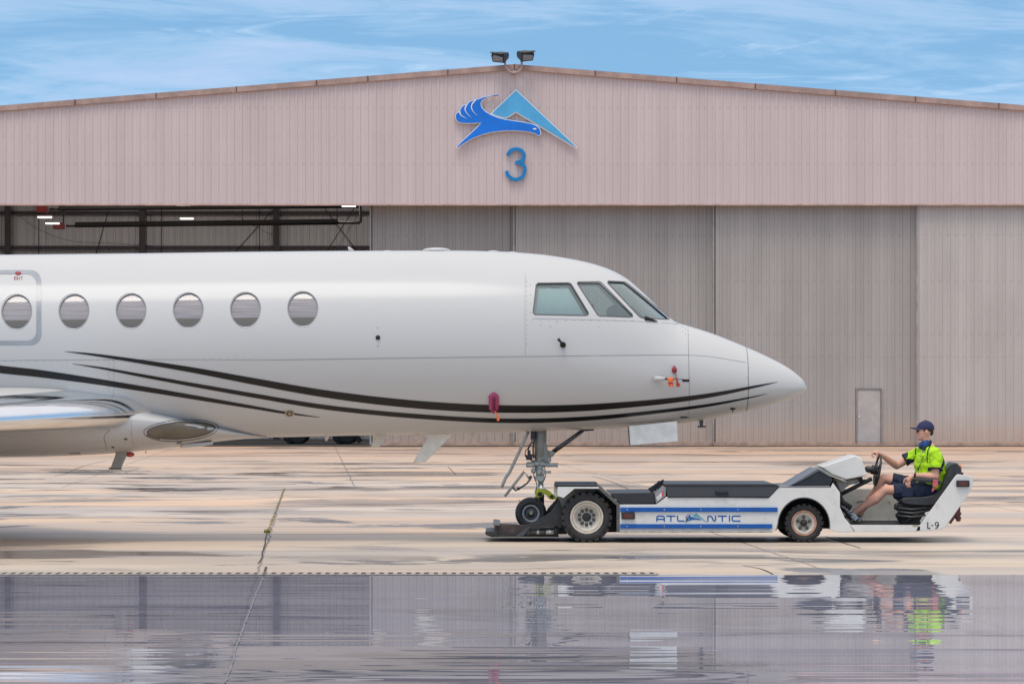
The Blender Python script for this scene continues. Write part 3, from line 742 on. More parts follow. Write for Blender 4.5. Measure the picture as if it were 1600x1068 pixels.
# surface decals
def strip(mb, body, topl, botl, off=.003, rows=3):
    n = len(topl); grid = [[body.pt(topl[i][0]+(botl[i][0]-topl[i][0])*r/rows, topl[i][1]+(botl[i][1]-topl[i][1])*r/rows, off) for r in range(rows+1)] for i in range(n)]
    i0 = len(mb.v)
    for g in grid: mb.v += g
    for i in range(n-1):
        for r in range(rows):
            q = i0+i*(rows+1)+r; mb.face((q, q+1, q+rows+2, q+rows+1), 0, True)
def swoosh(body, ctr, wd, name, m, off=.003):
    """centreline px points with width per point"""
    s_ = smooth_line([(x, y, w_) for (x, y), w_ in zip(ctr, wd)], 10); a = MB(); t1 = []; t2 = []
    for x, y, w_ in s_: t1.append((x, y-w_/2)); t2.append((x, y+w_/2))
    strip(a, body, t1, t2, off); return a
def fill(mb, body, poly, off=.003, rings=4, mi=0):
    cx = sum(p[0] for p in poly)/len(poly); cy = sum(p[1] for p in poly)/len(poly); n = len(poly); i0 = len(mb.v)
    mb.v.append(body.pt(cx, cy, off))
    for r in range(1, rings+1):
        for x, y in poly: mb.v.append(body.pt(cx+(x-cx)*r/rings, cy+(y-cy)*r/rings, off))
    for q in range(n):
        b = (q+1) % n; mb.face((i0, i0+1+q, i0+1+b), mi, True)
        for r in range(rings-1): s0 = i0+1+r*n; mb.face((s0+q, s0+n+q, s0+n+b, s0+b), mi, True)
def band(mb, body, outer, inner, off=.003, mi=0, lift=None):
    n = len(outer); i0 = len(mb.v); lift = off if lift is None else lift
    for p in outer: mb.v.append(body.pt(*p, off))
    for p in inner: mb.v.append(body.pt(*p, lift))
    for q in range(n): b = (q+1) % n; mb.face((i0+q, i0+b, i0+n+b, i0+n+q), mi, True)
# belly fairing under the wing
BF = Body(top=[(-760, 610), (-100, 598), (100, 600), (180, 612), (260, 640), (330, 660), (400, 677), (418, 681)],
          bot=[(-760, 690), (-500, 712), (-100, 714), (0, 713.5), (90, 712), (160, 709), (215, 704.5), (260, 699.5), (330, 690.5), (380, 685.5), (418, 683)],
          mid=[(-760, 655), (-100, 655), (100, 655), (180, 655), (260, 658), (330, 668), (400, 680), (418, 682)],
          wid=[(-760, .7), (-500, 1.25), (-100, 1.27), (60, 1.26), (140, 1.22), (215, 1.13), (260, 1.06), (330, .78), (380, .5), (418, .2)],
          nt=[(-760, 2), (418, 2)], nb=[(-760, 2.6), (100, 2.6), (260, 2.3), (418, 2)])
a = MB(); a.rings(loft(BF, -760, 418, .08)); bf = a.build('belly_fairing', m_jet, jet); fix_normals(bf.data, BF, .5)
# pick whichever of hull and fairing is outermost
class Both:
    def pt(s, x, y, off=0.):
        p = FU.pt(x, y, off)
        if x > 417: return p
        q = BF.pt(x, y, off); zt, zb = BF.top(q.x), BF.bot(q.x)
        return q if (zb < q.z < zt and q.y < p.y) else p
    def nrm(s, x, z): return FU.nrm(x, z)
BO = Both()
m_blk = mat('stripe black', (.014, .012, .012), .35, var=.1, coat=.12, spec=.3)
for ctr, wd in (([(101, 548.8), (140, 553), (200, 561.5), (300, 577.5), (400, 596), (500, 613.5), (600, 626.5), (700, 635), (800, 638.5), (900, 637), (1000, 630), (1075, 622), (1130, 613.5), (1180, 603.5), (1215, 596.5)], [.4, 3.2, 5.5, 8.5, 10.5, 11.5, 12, 12, 11.5, 10.5, 9, 7.5, 6, 3.6, .4]),
                ([(113, 568), (160, 575), (220, 586), (300, 600.5), (400, 618), (500, 634.5), (600, 645.5), (700, 653), (780, 656.5), (860, 656), (940, 651.5), (1020, 643.5), (1100, 633.5), (1160, 623), (1199, 614.5)], [.4, 3, 4.8, 6, 6.8, 7.2, 7.2, 7, 6.8, 6.6, 6.2, 5.4, 4.4, 2.6, .4]),
                ([(-60, 567), (0, 576.5), (60, 583), (140, 594), (230, 608), (320, 623), (400, 636.5), (444, 644), (500, 651.5)], [12, 12, 11.5, 9.5, 8, 6.5, 4.8, 3.6, .4])):
    swoosh(BO, ctr, wd, 'stripe', m_blk, .004).build('stripe', m_blk, jet)
# windows
m_pane = bpy.data.materials.new('window pane'); m_pane.use_nodes = True
t = NT(m_pane.node_tree); b = t.n['Principled BSDF']; tc = t.add('ShaderNodeTexCoord'); sp = t.add('ShaderNodeSeparateXYZ'); t.l.new(tc.outputs['Object'], sp.inputs[0])
n = t.noise(t.comb(t.math('MULTIPLY', sp.outputs[0], 1.2), 0., t.math('MULTIPLY', sp.outputs[2], 60)), 1, 4, .7)
pz = t.math('SINE', t.math('MULTIPLY', sp.outputs[2], 330.))
c = t.mix(t.ramp(n, .3, .7), (.20, .18, .19), (.36, .33, .345)); c = t.mix(t.ramp(pz, -.2, 1, 0, .3), c, (.13, .115, .12))
zs = t.math('SUBTRACT', sp.outputs[2], t.math('MULTIPLY', sp.outputs[0], .01))
c = t.mix(t.ramp(zs, 2.905, 2.915, 1., 0), c, (.105, .09, .075))  # dark tan ground reflection painted across the foot of the pane
t.l.new(c, b.inputs['Base Color']); b.inputs['Roughness'].default_value = .5; b.inputs['Coat Weight'].default_value = 1.; b.inputs['Coat Roughness'].default_value = .05
m_rim = mat('window rim', (.36, .36, .36), .3, .4)
for cx, cy in ovals:
    a = MB(); fill(a, FU, oval(cx, cy, 23.6, 27.6), -.022, 5); wo_ = a.build('window', m_pane, jet)
    a = MB(); band(a, FU, oval(cx, cy, 24.3, 28.3), oval(cx, cy, 23.1, 27.1), .0025); band(a, FU, oval(cx, cy, 23.1, 27.1), oval(cx, cy, 22.7, 26.7), .0025, lift=-.021); a.build('frame', m_rim, wo_)
m_glass = bpy.data.materials.new('cockpit glass'); m_glass.use_nodes = True; t = NT(m_glass.node_tree); t.n.clear()
tr = t.add('ShaderNodeBsdfTransparent'); tr.inputs[0].default_value = (.66, .76, .75, 1); gl = t.add('ShaderNodeBsdfGlossy'); gl.inputs['Roughness'].default_value = .03; gl.inputs['Color'].default_value = (.9, .97, .97, 1)
df = t.add('ShaderNodeBsdfDiffuse'); df.inputs[0].default_value = (.55, .66, .65, 1); m1 = t.add('ShaderNodeMixShader'); m1.inputs[0].default_value = .20
t.l.new(tr.outputs[0], m1.inputs[1]); t.l.new(df.outputs[0], m1.inputs[2])
fr = t.add('ShaderNodeFresnel'); fr.inputs[0].default_value = 1.5; m2 = t.add('ShaderNodeMixShader'); t.l.new(t.math('MULTIPLY', fr.outputs[0], 1.7, clamp=True), m2.inputs[0]); t.l.new(m1.outputs[0], m2.inputs[1]); t.l.new(gl.outputs[0], m2.inputs[2])
ou = t.add('ShaderNodeOutputMaterial'); t.l.new(m2.outputs[0], ou.inputs[0])
def dens(poly, n=4):
    out = []
    for p, q in zip(poly, poly[1:]+poly[:1]):
        n = max(2, int(math.hypot(p[0]-q[0], p[1]-q[1])/5))
        for k in range(n): out.append((p[0]+(q[0]-p[0])*k/n, p[1]+(q[1]-p[1])*k/n))
    return out
m_seal = mat('window seal', (.10, .09, .085), .5)
for c in cock:
    c = dens(c); a = MB(); fill(a, FU, c, -.016, 5); wo_ = a.build('windshield_pane', m_glass, jet)
    a = MB(); band(a, FU, offset_poly(c, -1.1), offset_poly(c, .55), .002); a.build('seal', m_seal, wo_)
    # far side
    me = wo_.data.copy()
    for v in me.vertices: v.co.y = 2*YC-v.co.y
    o2 = bpy.data.objects.new('windshield_pane', me); COL.objects.link(o2); par(o2, jet)
# flight deck
m_pan = mat('flight deck grey', (.02, .026, .032), .6)
m_shade = mat('sunshade', (.80, .86, .84), .7, var=.08, vs=3)
ck_ = MB(); x = lambda v: jx(v)
def bk(a_, b_, y0, y1, c_, d_): return (jx(a_), jx(b_), y0, y1, jz(d_), jz(c_))
a = MB(); a.box(*bk(800, 990, YC-.7, YC+.7, 515, 520)); a.build('flight_deck_floor', m_pan, jet)
a = MB(); a.prism([(955, 515), (948, 482), (962, 475), (985, 480), (1008, 500), (1010, 515)], YC-.55, YC+.55, K=YC); a.build('instrument_panel', m_pan, jet, .02)
for yy in (YC-.48, YC+.48):
    a = MB(); a.prism([(862, 515), (858, 470), (864, 463), (874, 464), (882, 505), (912, 507), (912, 516)], yy-.25, yy+.25, K=YC); a.prism([(861, 463), (860, 450), (868, 447), (874, 451), (872, 464)], yy-.13, yy+.13, K=YC)
    a.build('pilot_seat', mat('pilot seat', (.05, .06, .06), .8), jet, .02)
a = MB(); a.tube([(jx(918), YC-.5, jz(508)), (jx(926), YC-.5, jz(486)), (jx(924), YC-.62, jz(478))], .018, 8); a.tube([(jx(924), YC-.62, jz(478)), (jx(924), YC-.38, jz(478))], .016, 8); a.build('control_yoke', m_pan, jet)
a = MB(); fill(a, FU, dens([(842, 446), (889, 446), (914, 489.5), (838, 489)]), -.06, 4); a.build('sunshade', m_shade, jet)
# window surround plate and screws
a = MB(); scr = [(823, 440+7.5*k) for k in range(14)]+[(832+13*k, 500.5) for k in range(13)]+[(1066+(k % 2)*5, 511+k*3.5) for k in range(4)]+[(829, 446+14*k) for k in range(4)]
for px, py in scr+[(1166+1.5, 590), (845, 507), (860, 510), (935, 511), (870, 503)]: fill(a, FU, [(px+.7*math.cos(k*1.05), py+.7*math.sin(k*1.05)) for k in range(6)], .003, 1)
for k in range(34): fill(a, BO, [(8+12*k+.6*math.cos(q*1.05), 564-.12*k+.6*math.sin(q*1.05)) for q in range(6)], .003, 1)
for px in range(0, 220, 11): fill(a, BO, [(170+2.2*math.sin(px)+.0*px+.6*math.cos(q*1.05), 560+px*.25+.6*math.sin(q*1.05)) for q in range(6)], .003, 1)
a.build('screw_row', mat('screw grey', (.22, .21, .2), .6), jet)
# skin seams
a = MB()
def seamline(body, pts, wd=.75, off=.0022):
    s_ = smooth_line(pts, 6); t1 = []; t2 = []
    for i, p in enumerate(s_):
        d = np.array(s_[min(i+1, len(s_)-1)])-np.array(s_[max(i-1, 0)]); d = d/np.linalg.norm(d); t1.append((p[0]-d[1]*wd/2, p[1]+d[0]*wd/2)); t2.append((p[0]+d[1]*wd/2, p[1]-d[0]*wd/2))
    strip(a, body, t1, t2, off, 1)
seamline(FU, [(428, 562), (600, 559.5), (800, 557), (1000, 554.6), (1076, 554.5)], .8); seamline(FU, [(1076, 554.5), (1110, 557), (1165, 566)], .5)
seamline(FU, [(1075, 511), (1076, 560), (1077, 610), (1076, 658)], .9)
seamline(FU, [(821, 428), (820, 500), (821, 556)], .4)
seamline(BO, [(0, 563), (200, 561.5), (428, 562)], .5); seamline(FU, [(832, 497.5), (900, 499), (1000, 502), (1060, 506)], .5)
seamline(BO, [(178, 560), (178, 600), (177, 620)], .4)
seamline(BO, [(205, 655), (206, 680), (207, 694)], .5)
seamline(BO, [(200, 656), (172, 667), (171, 671), (163, 681), (164, 690), (167, 703)], .9)
a.build('skin_seam', mat('seam line', (.26, .25, .25), .6), jet)
# overwing door outline
def rrect(x0, y0, x1, y1, r, n=6):
    out = []
    for cx, cy, a0 in ((x1-r, y0+r, -90), (x1-r, y1-r, 0), (x0+r, y1-r, 90), (x0+r, y0+r, 180)):
        for k in range(n+1): th = R(a0+90*k/n); out.append((cx+r*math.cos(th), cy+r*math.sin(th)))
    return out
a = MB(); o1 = dens(rrect(-28, 422, 64.5, 538.5, 17)); i1 = [(18+(x-18)*.835+.0, 480.2+(y-480.2)*.893) for x, y in o1]; m1_ = [((x+u)/2, (y+v)/2) for (x, y), (u, v) in zip(o1, i1)]; band(a, FU, o1, m1_, .004); band(a, FU, m1_, i1, .004); ex = a.build('escape_hatch', mat('hatch grey', (.33, .34, .36), .35, coat=.4), jet); ex['label'] = 'grey rounded outline of the escape hatch'
a = MB(); fill(a, FU, oval(28.5, 427.3, 5, 2.6), .006, 2); a.build('handle', mat('hatch red', (.30, .02, .03), .4), ex)
a = MB()
for k, ch in enumerate('EXIT'):
    x0 = 22.5+3.4*k; y0, y1 = 432.2, 436.6
    segs = {'E': [[(x0+2.4, y0), (x0, y0), (x0, y1), (x0+2.4, y1)], [(x0, (y0+y1)/2), (x0+2, (y0+y1)/2)]], 'X': [[(x0, y0), (x0+2.4, y1)], [(x0+2.4, y0), (x0, y1)]], 'I': [[(x0+1.2, y0), (x0+1.2, y1)]], 'T': [[(x0, y0), (x0+2.6, y0)], [(x0+1.3, y0), (x0+1.3, y1)]]}[ch]
    for sg in segs:
        P = [FU.pt(*p) for p in sg]; a.tube([p+Vector((0, -.004, 0)) for p in P], .0045, 5)
a.build('lettering', mat('hatch lettering', (.42, .10, .12), .5), ex)
# oval inlet in the belly fairing: flush patch, recess shade put into its colour
m_in = mat('inlet shade', (.42, .36, .28), .35, var=.1)
tilt = lambda px, py, cx=283, cy=671, th=R(-4): (cx+(px-cx)*math.cos(th)-(py-cy)*math.sin(th), cy+(px-cx)*math.sin(th)+(py-cy)*math.cos(th))
ov = lambda rx, ry: [tilt(*p) for p in oval(283, 671, rx, ry, 40)]
a = MB(); fill(a, BO, ov(53, 12.5), .004, 4); il = a.build('inlet_panel', mat('inlet recess shade', (.16, .135, .10), .35, var=.2, vs=3, coat=.15), jet)
a = MB(); band(a, BO, ov(59, 17), ov(58, 16), .004); a.build('seam', m_seal, il)
a = MB(); band(a, BO, ov(54, 13.5), ov(52.6, 12.1), .007); a.build('rim', m_seal, il)
a = MB(); fill(a, BO, [(229, 680), (231, 675), (250, 667), (250, 686), (240, 684)], .006, 3); a.build('bulkhead', mat('inlet dark', (.17, .15, .125), .4), il)
# round badge on the lowest stripe, holes and drain slots
a = MB(); fill(a, FU, oval(452.5, 645, 7.4, 5.2, 20), .006, 2); ob = a.build('flush_port', mat('port brass', (.42, .33, .20), .3, .5), jet)
a = MB(); fill(a, FU, oval(452.5, 645, 5.2, 3.6, 16), .008, 2); a.build('port_ring', m_seal, ob)
a = MB(); fill(a, FU, oval(452.5, 645, 2.6, 2.0, 12), .010, 2); a.build('port_centre', mat('port brass', (.42, .33, .20)), ob)
a = MB(); fill(a, BO, oval(196.5, 685.3, 2.8, 1.5, 12), .005, 1); fill(a, BO, oval(176.5, 698, 2.4, 1, 12), .005, 1)
for k in range(7): fill(a, BO, [(109+k*2.5, 706.5), (110.3+k*2.5, 706.5), (110.3+k*2.5, 709), (109+k*2.5, 709)], .005, 1)
for px, py in ((590, 512), (590, 540)): fill(a, FU, oval(px, py, .8, .8, 8), .004, 1)
a.build('drain_hole', m_seal, jet)
a = MB(); fill(a, FU, [(990, 651.3), (990.5, 651.3), (1074, 650), (1074, 653)], .004, 1) if False else None
for r_ in ((1063, 650.3, 1074, 652.3), (1066, 592.3, 1077, 596), (1141, 636.5, 1149, 639)): fill(a, FU, dens([(r_[0], r_[1]), (r_[2], r_[1]), (r_[2], r_[3]), (r_[0], r_[3])], 2), .004, 1)
a.tube([FU.pt(1145, 639), FU.pt(1145, 640)+Vector((0, -.03, -.03))], .008, 6)
a.split('latch', m_blk, jet)
# static port disc, stall vane, wiper
p = FU.pt(590.5, 527); n_ = FU.nrm(p.x, p.z); a = MB(); a.lathe([(.03, 0), (.03, .01), (.012, .03), (0, .032)], p, n_, 16); a.build('temperature_probe', m_blk, jet)
p = FU.pt(879.5, 538.5); n_ = FU.nrm(p.x, p.z); a = MB(); a.lathe([(.038, 0), (.038, .012), (.02, .02), (.02, .07), (0, .07)], p, n_, 18); q = p+n_*.06
a.tube([q, W(876, 534, q.y-.02), W(872, 529, q.y-.03)], [.017, .014, .02], 10); a.build('air_angle_vane', m_blk, jet)
a = MB(); p, q = FU.pt(1007, 497.5, .02), FU.pt(1026, 503, .015); a.tube([p, p.lerp(q, .35), q], [.028, .02, .006], 8); a.build('wiper', m_blk, jet)
# pitot and nose probes
a = MB(); p = FU.pt(1026, 591, .0); q = p+Vector((.0, -.10, 0)); a.tube([p, q], .03, 10, flat=1.6, fdir=(1, 0, 0)); a.tube([q+Vector((-.03, 0, 0)), W(1039, 591.3, q.y)], [.034, .024], 10); a.build('pitot_base', m_jet, jet)
a = MB(); a.tube([W(1038, 591.3, q.y), W(1044, 591.8, q.y), W(1052, 591.8, q.y)], [.011, .017, .015], 8); a.tube([W(1052, 591.8, q.y), W(1068, 592.5, q.y)], .006, 6); a.build('pitot_tube', mat('pitot steel', (.10, .10, .13), .4, .7), jet); YPT = q.y
# antennas
def fin(pts, th, name, m=m_jet, Y=YC, parent=jet, bev=.01):
    a = MB(); a.prism(pts, Y-th/2, Y+th/2, K=Y); return a.build(name, m, parent, bev)
m_fin = mat('antenna bounce tan', (.70, .63, .50), .35, var=.05)  # warm bounce from the ground put into the belly antennas' colour
fin([(545, 392), (543, 385.5), (546, 385), (554, 391.5)], .03, 'antenna')
a = MB(); a.ball((jx(682), YC, jz(391)), (L(22, YC), .16, L(4.2, YC)), 24); a.ball((jx(605), YC, jz(392.5)), (L(8, YC), .08, L(1.5, YC)), 16); a.ball((jx(771), YC, jz(393)), (L(9, YC), .1, L(1.8, YC)), 16); a.ball((jx(800), YC, jz(394.5)), (L(8, YC), .1, L(1.6, YC)), 16); a.split('antenna_dome', m_jet, jet)
fin([(584, 678), (605, 678), (605, 682), (592, 698.5), (579, 698.5), (586, 684)], .04, 'antenna', m_fin)
fin([(663, 676), (708, 675), (706, 680), (664, 722), (645, 722.5), (668, 684)], .05, 'antenna', mat('blade white', (.86, .80, .68), .45))  # ground bounce is mixed into the blade's white as well
fin([(507, 679), (516, 679), (511, 688.5), (508, 688.5)], .03, 'antenna', m_fin); fin([(648, 676), (658, 676), (652, 686.5), (649, 686.5)], .03, 'antenna', m_fin); fin([(734, 675), (744, 675), (739, 684.5), (736, 684.5)], .03, 'antenna', m_fin)
fin([(182, 703), (200, 703), (198, 711), (189, 731), (173, 731), (180, 712)], .07, 'antenna', mat('antenna tan', (.34, .31, .25), .4), Y=YC-.4)
a = MB(); a.tube([W(170, 731.5, YC-.4), W(190, 732, YC-.4)], .012, 6); a.build('antenna_cap', m_seal, jet)
a = MB(); a.ball(W(203, 709.5, YC-.4), (.062, .05, .035), 14); a.build('red_beacon', mat('beacon red', (.5, .01, .02), .15, coat=1), jet)
a = MB(); a.tube([W(228, 704, YC-.5), W(228, 707.5, YC-.5)], .006, 5); a.tube([W(276, 692, YC-.7), W(284, 691, YC-.7)], .01, 5); a.split('drain_mast', m_seal, jet)
fin([(288, 693), (332, 689), (331, 694), (316, 697), (282, 699)], .3, 'flap_track', m_jet, Y=YC-.3)
a = MB(); a.prism([(1092, 654), (1099, 655), (1098, 667), (1094, 667)], YC-.03, YC+.03, K=YC); a.prism([(1090, 664.5), (1103, 665), (1102, 667.5), (1091, 667.5)], YC-.04, YC+.04, K=YC); a.build('drain_probe', m_seal, jet)
# polished wing root and wing
LEx = jx(219)
a = MB(); secs = []
m_pol = mat('polished leading edge', (.86, .86, .87), .10, 1., var=.03, vs=3, bump=.02, bs=5)
def airfoil(Y, xle, zle, ch, th, frac0=0., frac1=1., N=26):
    up = []; lo = []
    for k in range(N+1):
        u = frac0+(frac1-frac0)*(k/N)**1.9; yt = 5*th*(.2969*math.sqrt(u)-.126*u-.3516*u*u+.2843*u**3-.1015*u**4)*ch; yt = max(yt, .385*th*ch*math.sqrt(max(0, 1-(1-min(u/.06, 1))**2)) if u < .10 else 0)
        up.append(Vector((xle-u*ch, Y, zle+yt*.95+.02*ch*math.sin(math.pi*u)))); lo.append(Vector((xle-u*ch, Y, zle-yt*1.05+.02*ch*math.sin(math.pi*u))))
    return up[::-1]+lo[1:]
def wsec(v):      # v = distance out from the wing root at Y=.55
    Y = .55-v; xle = LEx-.02-(v-.7)*.80; zle = 1.685-.045*v+.0; ch = 4.6-.36*v; th = .125-.004*v
    return Y, xle, zle, ch, th
for side in (1, -1):
    vs_ = [0, .3, .6, .75, .9, 1.2, 1.6, 2.2, 3, 4.2, 6, 8, 9.2]
    le = []; aft = []
    for v in vs_:
        Y, xle, zle, ch, th = wsec(v)
        if side < 0: Y = 2*YC-Y
        # rounded root: the polished nose sweeps in where it meets the hull
        le.append(airfoil(Y, xle, zle, ch, th, 0, .20))
        aft.append(airfoil(Y, xle, zle, ch, th*.997, .0, 1.0, 40))
    i_ = MB(); i_.rings(le, cap=False, closed=False); i_.build('wing_leading_edge', m_pol, jet)
    k_ = MB(); k_.rings([[p for p in s_ if True] for s_ in [[q+Vector((-.004, 0, 0)) for q in s2] for s2 in aft]], cap=True); k_.build('wing', m_jet, jet)
# ---- nose gear
m_gear = mat('gear grey', (.29, .275, .235), .42, .15, var=.2, vs=8); m_lgt = mat('gear light', (.50, .485, .44), .36, .2, var=.15, vs=8)
m_chr = mat('oleo chrome', (.8, .8, .8), .12, 1.)
YG = YC; G = lambda x, y, dy=0.: W(x, y, YG+dy)
gear = MB(); gear.tube([G(844.5, 670), G(844.5, 690), G(844, 712)], [.082, .080, .076], 20)
gear.prism([(838, 690), (853, 688), (856, 703), (866, 706), (865, 712), (852, 718), (838, 716)], YG-.06, YG+.06, K=YG)
gear.tube([G(862.5, 708, -.10), G(862.5, 708, .10)], .035, 14)
gear.tube([G(843, 712), G(843, 727)], .062, 16)
ng = gear.build('nose_gear', m_gear, jet, .006)
a = MB(); a.tube([G(822, 725.5, -.02), G(830, 725.5, -.02), G(834, 724, -.02), G(850, 724.5, -.02), G(852, 726, -.02), G(868, 726, -.02), G(871.5, 726, -.02)], [.034, .034, .042, .042, .026, .026, .032], 14)
a.tube([G(833, 724, -.02), G(853, 723, .1)], .05, 12); a.ball(G(858, 717.5, -.03), (.03, .03, .035), 10); a.tube([G(858, 717.5, -.03), G(858, 725, -.03)], .015, 8)
a.tube([G(824, 725.5, -.05), G(836, 725.5, -.05)], .036, 12); a.build('steering_actuator', m_lgt, ng)
a = MB(); a.tube([G(843, 727), G(843, 748)], .05, 14); a.ball(G(833.5, 735, -.06), .036, 12); a.ball(G(843, 737, -.08), (.035, .03, .05), 12); a.ball(G(849, 737.5, -.09), (.022, .03, .045), 10); a.tube([G(849, 737, -.09), G(861, 737, -.09)], [.014, .018], 8); a.prism([(833, 744), (850, 741), (852, 748), (846, 752), (838, 750)], YG-.07, YG+.07, K=YG)
a.build('torque_collar', m_lgt, ng, .004)
a = MB(); a.tube([G(845, 748), G(845, 790)], .045, 18); a.build('oleo_strut', m_chr, ng)
a = MB(); a.tube([G(848, 762), G(845, 785)], .03, 10); a.tube([G(840, 776, -.1), G(815, 787, -.12)], [.02, .016], 8); a.tube([G(814, 789, -.12), G(811, 780, -.12)], .008, 6); a.tube([G(815, 787, -.12), G(818, 789, .05)], .018, 8); a.tube([G(843, 782), G(832, 800)], [.045, .04], 12); a.tube([G(830, 801, -.14), G(830, 801, .14)], .028, 12)
a.build('axle_fork', m_lgt, ng)
a = MB(); a.tube([G(826, 673, -.02), G(822, 682, -.02), G(811, 706, -.02), G(796, 738, -.02), G(790, 746, -.02), G(783.5, 761.5, -.02)], .021, 8, flat=2.4, fdir=(0, 1, 0)); a.build('gear_door_rod', m_lgt, ng)
a = MB(); a.tube([G(788.5, 775, -.03), G(819, 736.5, -.03), G(829, 750, -.03)], .018, 8, flat=2.2, fdir=(0, 1, 0)); a.build('torque_link', m_lgt, ng)
a = MB(); a.tube([G(829, 748, -.05), G(823, 755, -.05), G(812, 762.5, -.05)], .011, 8); a.ball(G(810, 763, -.05), .022, 10); a.tube([G(810, 763, -.05), G(806, 766, -.05), G(801, 761, -.05)], .012, 8); a.ball(G(829, 745, -.07), .022, 8)
a.build('link_arm', mat('gear dark', (.05, .05, .05), .5), ng)
a = MB(); a.tube([G(865, 705, -.03), G(911, 672, -.03)], [.030, .026], 12); a.tube([G(863, 705, .03), G(911, 671.5, .03)], .02, 10); a.build('drag_brace', mat('brace dark', (.12, .12, .12), .35, .6), ng)
a = MB(); a.prism([(902, 674), (907, 671.5), (928, 669.5), (928, 672), (916, 673)], YG-.08, YG+.02, K=YG); a.build('brace_bracket', m_blk, ng)
a = MB()
for pts, r_ in ((((836, 678), (833, 700), (834, 716)), .012), (((832, 676), (831, 690), (826, 700), (826, 712)), .009), (((826, 700), (821, 704), (822, 714), (832, 720)), .007), (((835, 690), (828, 694), (824, 702)), .006), (((838, 728), (834, 742), (839, 757), (836, 768)), .007), (((850, 728), (853, 740), (849, 752)), .006), (((820, 712), (832, 710), (838, 716)), .01)):
    a.tube([G(x, y, -.08) for x, y in smooth_line(pts, 4)], r_, 6)
a.box(G(824, 0).x, G(829, 0).x, YG-.12, YG-.04, G(0, 709).z, G(0, 703).z); a.box(G(829, 0).x, G(836, 0).x, YG-.11, YG-.03, G(0, 686).z, G(0, 673).z); a.box(G(822, 0).x, G(832, 0).x, YG-.12, YG+.02, G(0, 718).z, G(0, 710).z)
a.build('hydraulic_lines', mat('hose black', (.03, .03, .03), .5), ng)
m_rub = mat('aircraft tyre', (.028, .028, .03), .55, var=.2, vs=12)
wc = G(829.5, 801, 0); rT = L(24.5, YG)
for dy in (-.11, .11):
    c = wc+Vector((0, dy, 0)); a = MB()
    a.lathe([(rT*.52, -.05), (rT*.60, -.065), (rT*.80, -.075), (rT*.93, -.065), (rT*.99, -.03), (rT, 0), (rT*.99, .03), (rT*.93, .065), (rT*.80, .075), (rT*.60, .065), (rT*.52, .05)], c, seg=44, closed=True); ty = a.build('tyre', m_rub, ng)
    a = MB(); s_ = 1 if dy > 0 else -1
    a.lathe([(0, -.035), (.022, -.035), (.03, -.02), (.055, -.01), (.075, -.005), (.085, -.03), (rT*.50, -.052), (rT*.545, -.058), (rT*.545, .05), (0, .05)], c, seg=36, mis=[1, 1, 1, 1, 1, 0, 0, 0, 0, 0]); a.build('rim', [mat('wheel alloy', (.55, .56, .58), .3, .5), mat('wheel hub dark', (.09, .09, .09), .4, .5)], ng)
a = MB(); a.lathe([(.012, -.20), (.02, -.19), (.02, -.12)], wc, seg=10); a.build('axle_cap', mat('brass', (.5, .4, .2), .3, .8), ng)
# big nose gear door standing open
a = MB(); a.prism([(981.5, 665.5), (1057.5, 657.5), (1059, 689), (983.5, 695)], YC-.52, YC-.49, K=YC-.5); gd = a.build('gear_door', mat('door white', (.90, .87, .80), .5), jet, .004)
a = MB(); a.prism([(981, 665.5), (982.6, 665.5), (984.5, 695), (983, 695)], YC-.53, YC-.47, K=YC-.5); a.build('edge_seal', m_seal, gd)
# ------------------------------------------------------------------ removable covers on the jet
m_pink = mat('cover pink', (.45, .06, .16), .4, var=.2, vs=20); m_or = mat('streamer orange', (.80, .17, .04), .6, var=.3, vs=40); m_rd = mat('cover red', (.28, .02, .03), .4)
c0 = FU.pt(771.5, 628); th_ = thing('port_cover', 'pink six-sided cover hanging over the thick black stripe with a short orange streamer', 'cover', tuple(c0))
hexp = lambda k: [(771.5+x*k, 628+y*k) for x, y in ((-1.5, -15), (2, -15), (7.8, -9), (7.6, 8), (2, 14.5), (-2, 14.5), (-7.6, 8), (-7.8, -9))]
a = MB(); fill(a, FU, dens(hexp(1), 2), .03, 3); band(a, FU, dens(hexp(1), 2), dens(hexp(1.03), 2), .03, lift=.0); a.build('plate', m_pink, th_)
a = MB(); P, Q = FU.pt(771.5, 619, .04), FU.pt(771.5, 637, .04); a.tube([P, Q], .018, 8, cap='round'); a.ball(P, .022, 10); a.ball(Q, .022, 10); a.build('strap', mat('cover deep', (.20, .015, .07), .4), th_)
a = MB(); a.prism([(772, 642), (775, 643), (781, 653), (780, 657), (776.5, 657), (776, 650)], c0.y-.03, c0.y-.02); a.build('streamer', m_or, th_)
q0 = FU.pt(1053, 577); t2 = thing('plug', 'small dark red plug set in the nose above the pitot tube', 'plug', tuple(q0))
a = MB(); P = FU.pt(1053, 577.8, .02); a.ball(P, (.034, .02, .042), 14); a.tube([FU.pt(1053, 571.5, .015), P], [.014, .02], 8); a.build('knob', m_rd, t2)
a = MB(); a.tube([P, FU.pt(1055, 585, .02), FU.pt(1056, 592, .03)], .004, 5); a.build('cord', m_rd, t2)
a = MB(); a.prism([(1055.5, 590), (1058.5, 590), (1060, 597), (1063, 600), (1062, 604), (1057.5, 604), (1056, 601), (1057, 597)], P.y-.05, P.y-.035); a.build('tag', mat('tag red', (.42, .05, .03), .5, var=.3, vs=30), t2)
t3 = thing('pitot_cover', 'orange cloth cover with streamer slipped over the pitot tube on the nose', 'cover', tuple(W(1049, 592, YPT)))
